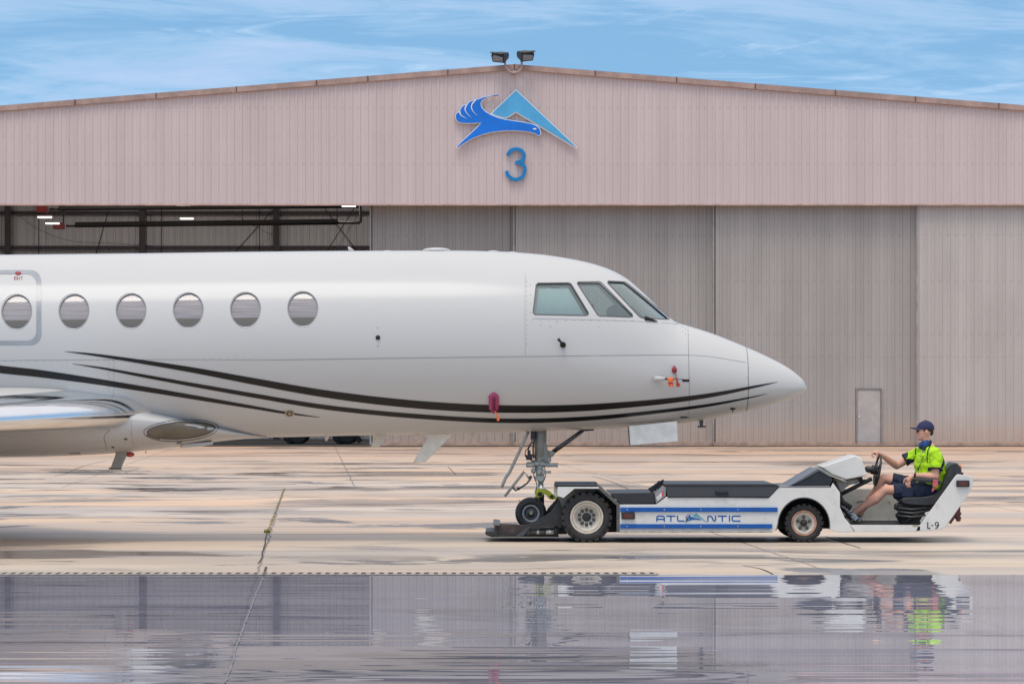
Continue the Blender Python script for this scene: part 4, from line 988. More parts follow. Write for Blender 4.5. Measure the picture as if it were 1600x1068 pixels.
a = MB(); a.tube([W(1043, 591.7, YPT), W(1053, 592, YPT)], .020, 8); a.prism([(1043.5, 592), (1050, 591.5), (1051.5, 597.5), (1044.5, 598)], YPT-.03, YPT-.02); a.prism([(1044, 599.2), (1052, 598.6), (1052.6, 603.6), (1045, 604)], YPT-.035, YPT-.025); a.build('sleeve', m_or, t3)
a = MB(); a.prism([(1043.7, 597.6), (1051.8, 597.2), (1052, 599), (1044, 599.6)], YPT-.038, YPT-.02); a.build('band', m_rd, t3)

# ------------------------------------------------------------------ tug
TW = 1.95      # tug width
tug = thing('aircraft_tug', 'long low white aircraft tug with blue bands carrying the jet nose wheel', 'tug', (W(1100, 0, 0).x, TW/2, 0))
m_tw = mat('tug white', (.70, .68, .64), .38, var=.05, vs=3, dirt=((.36, .30, .23), .42, 5), coat=.2)
m_tb = mat('tug bands', (.0, .085, .36), .35, var=.15, vs=5)
m_tk = mat('tug black', (.025, .024, .026), .4, var=.3, vs=10, bump=.15, bs=40)
m_und = mat('tug underside', (.018, .017, .016), .75)
m_beige = mat('tug inner', (.45, .43, .37), .5, var=.2, vs=5, dirt=((.2, .17, .13), .5, 4))
arch = [(1256+40.5*math.cos(R(th)), 820-43*math.sin(R(th))) for th in range(-8, 182, 8)]+[(1213.5, 826)]
P1 = [(967.5, 787.5), (1025, 787.5), (1041, 775.5), (1201.5, 777.5), (1216.5, 761.5), (1298, 761.5), (1301.5, 754), (1312.5, 769), (1312.5, 792), (1320, 809), (1328, 818), (1337, 830), (1313, 831), (1302, 829)]+arch+[(1206, 831), (968, 831)]
P1s = [p for p in P1]
a = MB(); a.prism(P1, 0, .045); a.build('side_panel', m_tw, tug, .006)
a = MB(); Pw = [W(x, y, 0) for x, y in P1]; a.prismw([(p.x, p.z) for p in Pw], TW-.045, TW); a.build('side_panel', m_tw, tug, .006)
a = MB()
a.prism([(970, 792), (1028, 790), (1043, 779), (1200, 779), (1214, 775), (1214, 828), (970, 828)], .05, TW-.05, K=0)
a.prism([(1214, 765), (1298, 765), (1306, 775), (1308, 800), (1308, 827), (1214, 827)], .40, TW-.40, K=0); a.build('chassis', m_und, tug)
# arch liner
a = MB(); arc2 = [(1256+40.5*math.cos(R(th)), 820-43*math.sin(R(th))) for th in range(-8, 188, 8)]
stroke(a, arc2, 2.2, .046, .5); a.build('wheel_arch', m_und, tug)
stroke_rim = MB(); stroke(stroke_rim, arch, 1.4, -.004, .0); stroke_rim.build('arch_edge', mat('rubber edge', (.09, .085, .08), .6), tug)
# blue bands
for (xa, xb, ya, yb) in ((969, 1215, 792.2, 799.2), (969, 1206.5, 818.2, 825)):
    a = MB(); a.prism([(xa, ya), (xb, ya), (xb, yb), (xa, yb)], -.022, .002, K=-.02); bb = a.build('blue_band', m_tb, tug, .004)
    a = MB()
    for px in (980, 1038, 1095, 1153): c = W(px, (ya+yb)/2, -.02); a.lathe([(.008, -.006), (.008, 0)], c, seg=8)
    a.build('rivet', m_lgt, bb)
# raised seam and small rust runs along the lower edge
a = MB(); a.prism([(968, 826.5), (1204, 826.5), (1204, 827.4), (968, 827.4)], -.006, .0); a.prism([(968, 829.6), (1206, 829.6), (1206, 831.6), (968, 831.6)], -.008, .0); a.build('lower_edge', mat('worn edge', (.40, .36, .30), .6, var=.4, vs=12), tug)
# lettering
m_let = mat('lettering blue', (.0, .10, .36), .4)
lt = MB(); X0, Y0, Y1 = 1025.5, 805.2, 813.4; y0_, y1_ = -.004, .001; SW = 2.0
def ltr(pts, closed=False): stroke(lt, pts, SW, y0_, y1_, closed=closed)
def sm(pts): return pts
ltr([(1026.3, 814.2), (1026.3, 808.5), (1027, 806.6), (1029, 805.6), (1035.5, 805.6), (1037.4, 806.6), (1038, 808.5), (1038, 814.2)]); ltr([(1026.5, 810.6), (1038, 810.6)])
ltr([(1041, 805.6), (1055.5, 805.6)]); ltr([(1048.2, 805.6), (1048.2, 814.2)])
ltr([(1058.7, 804.8), (1058.7, 811), (1059.4, 812.7), (1061, 813.3), (1069.5, 813.3)])
ltr([(1106, 814.2), (1106, 808), (1106.6, 806.2), (1108.6, 805.6), (1112, 806.6), (1114.5, 812.2), (1116.6, 813.2), (1118, 811.8), (1118, 804.8)])
ltr([(1121.5, 805.6), (1136, 805.6)]); ltr([(1128.7, 805.6), (1128.7, 814.2)])
ltr([(1139.8, 804.8), (1139.8, 814.2)])
ltr([(1157, 805.6), (1146.5, 805.6), (1144.6, 806.3), (1144, 808), (1144, 811), (1144.6, 812.7), (1146.5, 813.3), (1157, 813.3)])
lt.build('lettering', m_let, tug)
a = MB(); sg = lambda p: (1070.5+(p[0]-709)/(904-709)*34.5, 800.6+(p[1]-138)/(235-138)*15.2)
b2 = [sg(p) for p in bird]; t2_ = [sg(p) for p in tri]
a.prism(t2_, -.0035, .001, K=0); a.build('triangle', mat('decal teal', (.13, .33, .42), .4), tug)
a = MB(); a.prism(offset_poly(b2, -.5), -.005, -.0036, K=0); a.build('emblem_back', m_tw, tug)
a = MB(); a.prism(b2, -.007, -.0051, K=0); bd = a.build('bird', m_let, tug)
a = MB()
for s_ in slits: stroke(a, [sg(p) for p in s_[:5]], .45, -.0085, -.0072)
a.split('feather_line', m_tw, bd)
# L.9
a = MB(); SWn = 1.5
stroke(a, [(1449.6, 815.2), (1449.6, 824.6), (1453.8, 824.6)], SWn, -.004, .001); stroke(a, [(1456.8, 819.2), (1456.8, 821.4)], 1.9, -.004, .001)
nine = [(1466.3, 818), (1465.8, 816), (1463.7, 815.2), (1461.8, 816.4), (1461.4, 818.6), (1462.6, 820.6), (1464.6, 820.5), (1466.2, 818.6)]
stroke(a, smooth_line(nine, 3), SWn*.85, -.004, .001); stroke(a, smooth_line([(1466.4, 817.5), (1466, 821), (1464.4, 823.6), (1461.6, 824.7)], 3), SWn, -.0045, .0005)
a.build('unit_number', m_blk, tug)
# side marker lamps
def marker(x0, y0, x1, y1, ys, lens_c):
    a = MB(); a.prism(rrect(x0, y0, x1, y1, 1.2, 3), ys-.04, ys); o = a.build('marker_light', m_tk, tug, .004)
    a = MB(); a.prism(rrect(x0+3.5, y0+2, x1-3.5, y1-2, .8, 3), ys-.055, ys-.038); a.build('lens', mat('marker lens', lens_c, .4, coat=.2, var=.2, vs=40), o)
marker(971, 799.8, 992, 810.8, 0, (.10, .02, .01)); marker(1494.5, 750, 1515, 760.3, 0, (.07, .022, .014))
# front fender
a = MB(); fpts = [(869, 757.2), (936, 757.2), (969, 787), (969, 831), (963.5, 831), (963.5, 789.5), (934, 762), (869, 762)]
a.prism(fpts, 0., .46); Pf = [W(x, y, 0) for x, y in fpts]; a.prismw([(p.x, p.z) for p in Pf], TW-.46, TW); a.split('fender', mat('fender dark', (.10, .10, .095), .45, var=.3, vs=5), tug, .004)
a = MB(); a.prism([(866.5, 756.4), (932, 756.4), (934, 759.4), (866.5, 759.4)], -.012, .48); a.build('fender_top', m_tk, tug, .004)
a = MB(); a.prism([(871.5, 760), (934.5, 760), (937, 763), (897.5, 763), (880.5, 777.5), (871.5, 774.5)], -.01, .02); a.build('fender_plate', m_tw, tug, .004)
a = MB(); a.prism([(866, 758), (871, 758), (871, 776), (869, 776), (866, 772)], .02, .55); a.prism([(871.5, 774), (881, 776), (897, 763), (936, 763), (962, 789), (962, 800), (905, 790), (886, 812), (880, 812)], .44, .47); a.build('inner_plate', m_beige, tug)
a = MB(); a.prism([(930, 765), (965, 790), (965, 831), (938, 831), (930, 800)], .34, .44); a.prism([(872, 778), (962, 778), (966, 826), (886, 826)], .50, TW-.50, K=0); a.build('fender_skirt', m_und, tug)
# front deck
a = MB(); a.prism([(953, 770), (1023, 769), (1023.5, 785.8), (970, 786.6), (955, 773)], -.004, TW-.05); a.build('front_deck', m_tk, tug, .008)
m_tread = bpy.data.materials.new('tread plate'); m_tread.use_nodes = True; t = NT(m_tread.node_tree); b = t.n['Principled BSDF']; tc = t.add('ShaderNodeTexCoord')
mpn = t.add('ShaderNodeMapping'); mpn.inputs['Rotation'].default_value = (0, R(45), 0); t.l.new(tc.outputs['Object'], mpn.inputs[0]); ck2 = t.add('ShaderNodeTexChecker'); ck2.inputs['Scale'].default_value = 80; t.l.new(mpn.outputs[0], ck2.inputs[0])
c = t.mix(ck2.outputs['Fac'], (.045, .044, .047), (.105, .103, .11)); t.l.new(c, b.inputs['Base Color']); b.inputs['Roughness'].default_value = .38; b.inputs['Metallic'].default_value = .3
bn = t.add('ShaderNodeBump'); bn.inputs['Strength'].default_value = .6; bn.inputs['Distance'].default_value = .004; t.l.new(ck2.outputs['Fac'], bn.inputs['Height']); t.l.new(bn.outputs[0], b.inputs['Normal'])
a = MB(); a.prism([(1040, 759), (1217, 759), (1201.5, 776.5), (1043, 776.5)], -.008, TW-.1); lid = a.build('deck_box', m_tread, tug, .004)
a = MB(); a.prism([(1037, 755.6), (1210, 755.6), (1218, 758.2), (1218, 759.6), (1037, 759.6)], -.016, TW-.08); a.build('lid', m_tk, lid, .006)
a = MB(); a.prism([(1043, 774.6), (1201, 774.6), (1200, 777), (1043, 777)], -.016, 0.0); a.build('lip', m_tk, lid, .003)
a = MB(); a.prism([(1118, 767), (1121, 767), (1122, 768.5), (1135, 768.5), (1136, 767), (1138, 767), (1137, 772.5), (1119, 772.5)], -.045, -.006); a.build('handle', m_blk, lid, .003)
a = MB(); a.prism([(1023, 770.5), (1038, 757.5), (1040.5, 757.5), (1040.5, 774), (1025, 787)], -.006, TW-.15); ctl = a.build('control_box', mat('control grey', (.26, .26, .27), .4, var=.15), tug, .006)
a = MB(); a.prism([(1025.5, 776), (1036.5, 766.5), (1037, 774), (1027, 782.5)], -.012, -.004); a.build('sticker', mat('sticker white', (.65, .63, .6), .5, var=.25, vs=40), ctl)
a = MB(); a.prism([(1034, 768.6), (1036.8, 766.2), (1037.2, 773.6), (1034.6, 775.8)], -.015, -.011); a.build('sticker_red', mat('sticker red', (.6, .07, .05), .5), ctl)
a = MB()
for k in range(4):
    x0, y0 = 1019+k*4.6, 764.5-k*3.2; p = W(x0, y0, .1+.12*k); a.box(p.x-.03, p.x+.03, p.y-.03, p.y+.05, p.z-.03, p.z+.025, rot=Matrix.Rotation(R(-35), 3, 'Y')); a.tube([p+Vector((0, .01, -.04)), p+Vector((.03, .01, .05))], .012, 6); a.box(p.x-.055, p.x+.04, p.y-.01, p.y+.02, p.z+.015, p.z+.035, rot=Matrix.Rotation(R(-25), 3, 'Y'))
a.build('valve_levers', m_blk, ctl)
# rear deck and scuttle
a = MB(); a.prism([(1216, 761), (1232, 759.5), (1296, 758.8), (1300, 761.6)], .0, TW-.0); a.build('rear_deck', mat('deck grey', (.20, .20, .21), .5), tug, .004)
a = MB(); a.prism([(1234, 759.5), (1279, 733), (1298, 745), (1301, 750.5), (1296, 759.5)], .16, 1.35); a.build('hood', m_tk, tug, .012)
a = MB(); a.prism([(1231, 759.7), (1278, 731.5), (1281, 733), (1297, 744), (1297, 745.2), (1280, 735), (1240, 757)], .14, 1.37); a.build('hood_edge', mat('hood grey', (.13, .13, .14), .3), tug, .004)
a = MB(); a.prism([(1282, 728.5), (1337, 710.3), (1346.5, 716), (1355, 742.5), (1322, 749), (1300, 741)], .30, 1.12); a.build('dashboard', m_tw, tug, .018, bseg=3)
a = MB(); a.prism([(1282, 730.5), (1301, 742), (1322, 750.5), (1322, 753), (1298, 744), (1281, 733)], .31, 1.11); a.build('dashboard_edge', m_beige, tug, .004)
a = MB(); a.prism([(1300, 744), (1322, 750), (1344, 746.5), (1341, 754), (1328, 757), (1313, 767.5)], .45, .95); a.build('dash_support', mat('support tan', (.36, .34, .29), .5, var=.25), tug, .008)
a = MB(); a.tube([W(1311, 773, .42), W(1362, 747.5, .42)], .028, 10); a.tube([W(1302, 752, .4), W(1310, 770, .4), W(1316, 784, .4), W(1330, 793, .4)], .035, 8); a.prism([(1301, 748), (1309, 760), (1313, 766), (1313, 800), (1305, 775)], .3, 1.2)
a.tube([W(1341, 745, .5), W(1344, 752, .5), W(1352, 750, .5)], .02, 8); a.prism([(1340, 745), (1347, 744), (1349, 751), (1343, 752)], .4, .6); a.prism([(1346, 752), (1362, 746), (1363, 748), (1350, 754)], .36, .5)
a.tube([W(1334, 760, .5), W(1346, 757.5, .5)], .008, 6); a.tube([W(1312, 792, .5), W(1322, 800, .5), W(1330, 812, .5)], .02, 8); a.build('linkage', m_und, tug)
# steering wheel
swc = W(1371, 734.5, .72); ax = Vector((math.cos(R(-9)), -.10, -math.sin(R(-9)))).normalized(); ax = Vector((-.985, -.055, .17)).normalized(); rw = L(23.2, .72)
u = Vector((0, 1, 0)); u = (u-ax*u.dot(ax)).normalized(); v = ax.cross(u); a = MB(); prof = []
a.lathe([(rw+.015*math.cos(k*math.pi/4), .015*math.sin(k*math.pi/4)) for k in range(8)], swc, ax, 40, closed=True)
for th in (90, 210, 330): a.tube([swc, swc+(u*math.cos(R(th))+v*math.sin(R(th)))*rw], .014, 6)
a.lathe([(0, -.03), (.05, -.03), (.055, .02), (0, .03)], swc, ax, 20); a.tube([swc+ax*.0, swc+ax*.07, swc+ax*.13, W(1354, 735.5, .72)], [.05, .045, .04, .055], 14); a.tube([swc+ax*.04, swc+ax*.06, swc+ax*.08], [.06, .062, .06], 16)
a.build('steering_wheel', m_tk, tug)
# operator well
a = MB(); sill = [(1327, 819.5), (1438, 820), (1438, 829.6), (1334, 830)]
a.prism(sill, 0, .05); Ps = [W(x, y, 0) for x, y in sill]; a.prismw([(p.x, p.z) for p in Ps], TW-.05, TW); a.split('sill', m_tw, tug, .004)
a = MB(); z0, z1 = W(0, 824, 0).z, W(0, 820.5, 0).z; a.box(W(1315, 0, 0).x, W(1445, 0, 0).x, .05, TW-.05, z0, z1); a.build('floor', mat('mat black', (.03, .03, .03), .7, var=.3, vs=15), tug)
a = MB(); a.prism([(1306, 762.5), (1362, 763.5), (1420, 764), (1420, 817.5), (1306, 817.5)], 1.42, 1.46, K=1.42); wl = a.build('inner_wall', mat('well grey', (.52, .51, .48), .45, var=.1, dirt=((.3, .27, .22), .4, 5)), tug, .004)
a = MB(); a.prism([(1338, 783), (1341, 781), (1368, 781), (1368, 782), (1342, 782), (1339, 784)], 1.41, 1.425, K=1.42)
for px, py in ((1389, 782.5), (1389, 809), (1346, 790), (1327, 800)): a.lathe([(.009, -.01), (.009, 0)], W(px, py, 1.42), seg=8)
a.prism([(1330, 812), (1411, 812), (1411, 813), (1330, 813)], 1.40, 1.425, K=1.42); a.build('trim_strip', m_beige, wl)
rp = [(1437.5, 820.2), (1465, 782), (1494, 742), (1497, 740.5), (1520, 743.5), (1520, 759), (1512, 774), (1478, 822), (1470, 827), (1430, 829.6), (1434, 821.5)]
a = MB(); a.prism(rp, 0, .05); Pr = [W(x, y, 0) for x, y in rp]; a.prismw([(p.x, p.z) for p in Pr], TW-.05, TW); a.split('rear_panel', m_tw, tug, .008)
a = MB(); a.prism([(1500, 743), (1518, 745), (1517, 759), (1476, 820), (1468, 824), (1445, 824), (1470, 805), (1490, 770)], .05, TW-.05, K=0); a.build('rear_body', m_tw, tug, .004)
a = MB(); a.prism([(1432, 828.6), (1434, 828.6), (1431, 829.8), (1428, 829.8)], -.006, .0); a.prism([(1434.5, 820), (1434.5, 821.8), (1426, 821.8), (1426, 820)], -.006, 0); a.build('scuff', mat('scuff yellow', (.40, .34, .12), .6, var=.4, vs=40), tug)
a = MB(); a.prism([(1490, 795), (1497, 789), (1499, 793), (1500, 812), (1496, 813), (1494, 806), (1486, 818), (1484, 817)], .5, .62); a.tube([W(1494, 792, .56), W(1498, 801, .56), W(1501, 800, .56)], .02, 8); a.tube([W(1497, 789, .56), W(1497.5, 814, .56)], .03, 10); a.tube([W(1492, 802, .56), W(1502, 802, .56)], .014, 8); a.tube([W(1492, 809, .56), W(1502, 809, .56)], .014, 8); a.build('tow_hitch', mat('hitch red', (.13, .03, .03), .5, var=.4, vs=20), tug, .004)
# beacon
a = MB(); c = W(1497, 0, .5); zb = W(0, 741, .5).z; a.box(c.x-.06, c.x+.06, .42, .58, zb-.01, zb+.03); a.tube([(c.x-.10, .5, zb), (c.x-.06, .5, zb+.10)], .02, 8); bc = a.build('beacon', m_tk, tug, .006)
a = MB(); a.lathe([(.042, 0), (.042, .085), (.032, .10), (0, .103)], (c.x+.005, .5, zb+.03), (0, 0, 1), 20); a.build('lens', mat('beacon amber', (.75, .20, .01), .2, coat=1, var=.2, vs=50), bc)
# seat
m_seat = mat('seat vinyl', (.032, .032, .035), .42, var=.3, vs=8, bump=.2, bs=12)
SY = .74
a = MB(); prof = smooth_line([(1404, 780), (1409, 775.5), (1425, 775), (1445, 773.5), (1457, 769.5), (1465, 761), (1471, 749), (1477, 735), (1482, 725), (1487, 721.5), (1493, 723.5), (1498, 729.5), (1497.5, 737), (1491, 752), (1484, 767), (1474, 779), (1461, 786), (1440, 788.5), (1418, 787.5), (1407, 785)], 3, True)
mid_ = [(sum(p[0] for p in prof)/len(prof)), (sum(p[1] for p in prof)/len(prof))]
rg = []
for yy, sc in ((-.29, .90), (-.275, .96), (-.24, 1.), (.0, .97), (.24, 1.), (.275, .96), (.29, .90)):
    pp = offset_poly(prof, (1-sc)*18); rg.append([Vector((W(x, y, SY).x, SY+yy, W(x, y, SY).z)) for x, y in pp])
a.rings(rg); seat = a.build('seat', m_seat, tug)
a = MB(); a.prism([(1403, 788), (1410, 786), (1450, 789.5), (1462, 787), (1458, 796), (1446, 800), (1437, 814), (1440, 820), (1412, 820), (1404, 806), (1409, 800), (1402, 796)], SY-.22, SY+.22, K=SY-.22); a.build('seat_base', m_und, seat, .008)
a = MB(); a.tube([W(1402, 788, SY-.25), W(1399, 790, SY-.25), W(1403, 793, SY-.25)], .012, 6)
for y0 in (793, 799, 805): a.tube([W(1403, y0, SY-.25), W(1425, y0+2.5, SY-.26), W(1446, y0-1, SY-.25)], .018, 6)
a.tube([W(1415, 815, SY-.25), W(1440, 797, SY-.25)], .015, 6); a.build('suspension', mat('susp dark', (.07, .07, .07), .4, .4), seat)
a = MB(); a.prism([(1426, 747), (1430, 746), (1463, 747.5), (1470, 750), (1472, 756), (1462, 757), (1455, 754), (1438, 752), (1428, 750)], SY-.33, SY-.27, K=SY-.33); a.build('armrest', m_seat, seat, .015)
a = MB(); a.prism([(1458, 748), (1466, 748.5), (1465, 760.5), (1457, 759)], SY-.345, SY-.335, K=SY-.34); a.prism([(1457.5, 761), (1463, 761), (1457, 768), (1456, 766)], SY-.33, SY-.32, K=SY-.34); a.build('warning_tag', mat('tag pink', (.62, .12, .14), .5, var=.3, vs=60), seat)
# cradle holding the nose wheel
m_cr = mat('cradle black', (.03, .028, .028), .45, var=.4, vs=12, dirt=((.12, .07, .05), .5, 14))
a = MB(); a.prism([(758, 830.5), (774, 829.5), (778, 836), (800, 836), (872, 836), (874, 838.5), (768, 838.5), (759, 835)], .30, 1.70, K=.30)
a.prism([(758, 829.8), (776, 829), (779, 836.5), (761, 836)], .29, .7, K=.3); a.build('cradle_plate', m_cr, tug, .006)
a = MB(); a.prism([(773, 818), (782, 817.5), (806, 818.5), (826, 820), (812, 836), (776, 835)], .34, .40, K=.34); a.prism([(772, 818), (775.5, 817), (778, 835), (773.5, 834)], .32, 1.65, K=.34); a.build('cradle_rail', mat('rail brown', (.055, .035, .032), .55, var=.5, vs=10, dirt=((.14, .08, .05), .6, 10)), tug, .006)
a = MB(); a.prism([(770, 816.6), (773, 816), (781, 817.5), (781, 820.5), (771, 820.5)], .31, 1.68, K=.31); a.build('cradle_lip', mat('worn steel', (.22, .21, .2), .5, .4), tug, .004)
for yy in (.30, 1.60):
    a = MB(); P = [W(x, y, .30) for x, y in [(806, 837.5), (812, 829), (824, 820), (850, 806.5), (862, 798), (871, 784), (874, 779), (879, 796), (880, 816), (877, 824), (846, 826), (832, 828), (816, 838)]]; a.prismw([(p.x, p.z) for p in P], yy, yy+.06); a.build('lift_arm', m_cr, tug, .006)
a = MB(); a.prism([(804, 838), (826, 822), (830, 822), (817, 838)], .26, .30, K=.26); a.build('diagonal_bar', mat('bar grey', (.07, .07, .075), .35, .3), tug, .004)
a = MB(); a.prism([(828, 825.5), (873, 821.5), (874, 826), (871, 838), (828, 838)], .33, .37, K=.3); a.tube([W(828, 831.5, .28), W(866, 831.5, .28)], .028, 12); a.tube([W(868, 822, .27), W(870, 838, .27)], .015, 8); a.tube([W(838, 828, .25), W(846, 822, .25), W(856, 824, .25), W(864, 822, .25), W(872, 822, .25)], .009, 6); a.lathe([(.03, -.03), (.035, 0)], W(825.5, 831, .3), seg=12); a.build('hydraulic_ram', m_cr, tug)
a = MB(); a.tube([W(853, 831, .275), W(866, 831, .275)], .029, 12); a.tube([W(838.5, 831, .275), W(843, 831, .275)], .029, 12); a.split('ram_rod', mat('ram silver', (.42, .42, .42), .35, .5), tug)
a = MB(); a.tube([W(857, 798, .75), W(874, 779, .75)], .03, 8); a.prism([(859, 797), (873, 780), (875, 790), (866, 808)], .6, 1.4, K=.6); a.prism([(866, 806), (886, 806), (886, 834), (866, 834)], .36, 1.6, K=.36); a.build('lift_frame', m_und, tug)
# yellow latch
m_yel = mat('latch yellow', (.50, .52, .03), .45, var=.15, vs=30, dirt=((.18, .16, .03), .6, 20))
a = MB(); lp = smooth_line([(835.5, 771), (837, 765.5), (841, 762.8), (848, 763), (855, 765.5), (861, 769.5), (866, 773.5), (873, 774.5), (879, 776), (876, 778.5), (870, 779), (863, 780), (857, 778), (853, 772.5), (849, 772), (845.5, 776), (839, 776.5)], 3, True)
a.prism(lp, YC-.22, YC-.14, K=YC-.2); a.prismw([(W(x, y, YC-.2).x, W(x, y, YC-.2).z) for x, y in lp], YC+.14, YC+.22); lt_ = a.split('latch_arm', m_yel, tug, .008)[0]
a = MB()
for px, py, r_ in ((843.5, 771.5, .030), (862, 775, .022)): a.lathe([(r_, -.03), (r_, 0)], W(px, py, YC-.225), seg=14); a.lathe([(r_*.55, -.045), (r_*.55, -.03)], W(px, py, YC-.225), seg=10)
a.build('bolt', [m_blk], lt_)
# tyres with block tread
m_rimw = mat('rim cream', (.62, .58, .50), .45, var=.1, vs=10, dirt=((.35, .2, .12), .5, 12)); m_rimr = mat('rim rust', (.50, .25, .16), .55, var=.35, vs=14, dirt=((.6, .45, .38), .6, 10)); m_hub = mat('hub black', (.02, .02, .02), .5)
def wheel(px, py, rpx, Yc, wd, rim_px, lug_n, nuts, hub_px, nutr_px, near, name='wheel'):
    c = W(px, py, 0); c.y = Yc; r = L(rpx); rr_ = L(rim_px); s_ = -1 if near else 1; h = wd/2
    a = MB(); pr = [(rr_, -h*.75), (rr_+.012, -h*.88), (rr_+(r-rr_)*.5, -h), (r*.90, -h*.93), (r*.955, -h*.8), (r*.955, h*.8), (r*.90, h*.93), (rr_+(r-rr_)*.5, h), (rr_, h*.75)]
    a.lathe([(p, q) for p, q in pr], c, seg=64, closed=True)
    for k in range(lug_n):
        for sd_, ofs in ((-1, 0), (1, .5)):
            th = 2*math.pi*(k+ofs)/lug_n; w_ = 2*math.pi/lug_n*.34; i = len(a.v)
            def pt(t_, rad, yy): return c+Vector((math.cos(t_)*rad, yy, math.sin(t_)*rad))
            y0, y1 = (-h*.97, h*.05) if sd_ < 0 else (-h*.05, h*.97); sk = .06
            prof_ = [(th-w_, r*.93), (th+w_, r*.93), (th+w_*.9, r), (th-w_*.9, r)]
            a.rings([[pt(t_, q*(.985 if sd_*1 < 0 and False else 1), y0) for t_, q in prof_], [pt(t_+sk*sd_, q, y1) for t_, q in prof_]], sm=False)
            ys = -h*.97 if sd_ < 0 else h*.97
            a.rings([[pt(th-w_*.8, r*.86, ys*.985), pt(th+w_*.8, r*.86, ys*.985), pt(th+w_, r*.99, ys*.9), pt(th-w_, r*.99, ys*.9)], [pt(th-w_*.8, r*.86, ys*1.05), pt(th+w_*.8, r*.86, ys*1.05), pt(th+w_, r*.985, ys*.98), pt(th-w_, r*.985, ys*.98)]], sm=False)
    wh = a.build('wheel', mat('tug tyre', (.024, .022, .022), .75, var=.35, vs=10, bump=.3, bs=40, dirt=((.08, .068, .055), .4, 8)), tug)
    o = h*.80
    a = MB(); m0 = 0
    pr = [(0, .02), (rr_*.30, .02), (rr_*.62, .035), (rr_*.70, .06), (rr_*.76, o-.03), (rr_*.84, o-.012), (rr_*.88, o-.018), (rr_*.93, o), (rr_*1.02, o+.004), (rr_*1.03, o-.02)]
    mi = [0, 0, 0, 0, 0, 1 if nuts == 10 else 1, 1, 0 if nuts == 10 else 1, 1, 1]
    a.lathe([(p, s_*q) for p, q in pr], c, seg=48, mis=mi, cap=False); rim = a.build('rim', [m_rimw, m_rimr if nuts < 10 else mat('rim edge tan', (.52, .40, .30), .5, var=.3, vs=12)], wh)
    a = MB(); hb = L(hub_px); a.lathe([(hb, .0), (hb, s_*.035), (hb*.85, s_*.042), (0, s_*.042)] if nuts == 10 else [(hb, .0), (hb, s_*.07), (hb*.6, s_*.10), (0, s_*.105)], c, seg=24); a.build('hub', m_hub, wh)
    a = MB()
    for k in range(nuts):
        th = 2*math.pi*k/nuts+.3; p = c+Vector((math.cos(th)*L(nutr_px), 0, math.sin(th)*L(nutr_px))); a.lathe([(.024, s_*.0), (.024, s_*.035), (.016, s_*.05), (.014, s_*.07), (0, s_*.07)] if nuts == 10 else [(.022, s_*.0), (.022, s_*.05), (.012, s_*.06), (0, s_*.06)], p, seg=8)
    a.build('wheel_nuts', mat('nuts dark', (.10, .095, .085), .5, .4), wh)
for near, Yc in ((True, .19), (False, TW-.19)):
    wheel(917, 808, 39.6, Yc, .30, 25.5, 22, 10, 6.8, 11.5, near); wheel(1257, 817, 30.2, Yc-.02 if near else Yc+.02, .24, 19.5, 20, 5, 5.5, 9.5, near)
a = MB(); a.tube([(W(917, 0, 0).x, .3, W(0, 808, 0).z), (W(917, 0, 0).x, TW-.3, W(0, 808, 0).z)], .08, 10); a.tube([(W(1257, 0, 0).x, .3, W(0, 817, 0).z), (W(1257, 0, 0).x, TW-.3, W(0, 817, 0).z)], .06, 10); a.split('axle', m_und, tug)

# ------------------------------------------------------------------ the driver
YP = .74
m_skin = mat('skin', (.68, .35, .25), .5, var=.10, vs=9); m_hiv = mat('hi-vis shirt', (.44, .76, .01), .75, var=.14, vs=9, bump=.9, bs=11)
m_navy = mat('navy cloth', (.012, .020, .055), .8, var=.3, vs=12, bump=.3, bs=14); m_trimn = mat('shirt trim navy', (.010, .016, .035), .8)
per = thing('person', 'driver in lime hi-vis shirt, navy shorts and navy cap steering the tug', 'person', tuple(W(1440, 780, YP)))
def V3(px, py, dy=0.): return W(px, py, YP+dy)
folds = bpy.data.textures.new('folds', 'CLOUDS'); folds.noise_scale = .075; folds.noise_depth = 2
def remesh(mb, name, mats, parent, vox, smooth=6, fm=None, fold=0):
    me = mb.mesh(name, mats); o = bpy.data.objects.new(name, me); COL.objects.link(o)
    r = o.modifiers.new('r', 'REMESH'); r.mode = 'VOXEL'; r.voxel_size = vox; r.use_smooth_shade = True
    if smooth: s_ = o.modifiers.new('s', 'SMOOTH'); s_.factor = .5; s_.iterations = smooth
    if fold:
        d_ = o.modifiers.new('d', 'DISPLACE'); d_.texture = folds; d_.texture_coords = 'LOCAL'; d_.strength = fold; d_.mid_level = .5
    apply_mods(o); o.data.materials.clear()
    for m in (mats if isinstance(mats, (list, tuple)) else [mats]): o.data.materials.append(m)
    if fm:
        for p in o.data.polygons: p.material_index = fm(p)
    else:
        for p in o.data.polygons: p.material_index = 0
    for p in o.data.polygons: p.use_smooth = True
    if parent: par(o, parent)
    return o
def pix(v): k = F/(D0+v.y); return PX0+v.x*k, PY0-(v.z-HC)*k
b = MB()
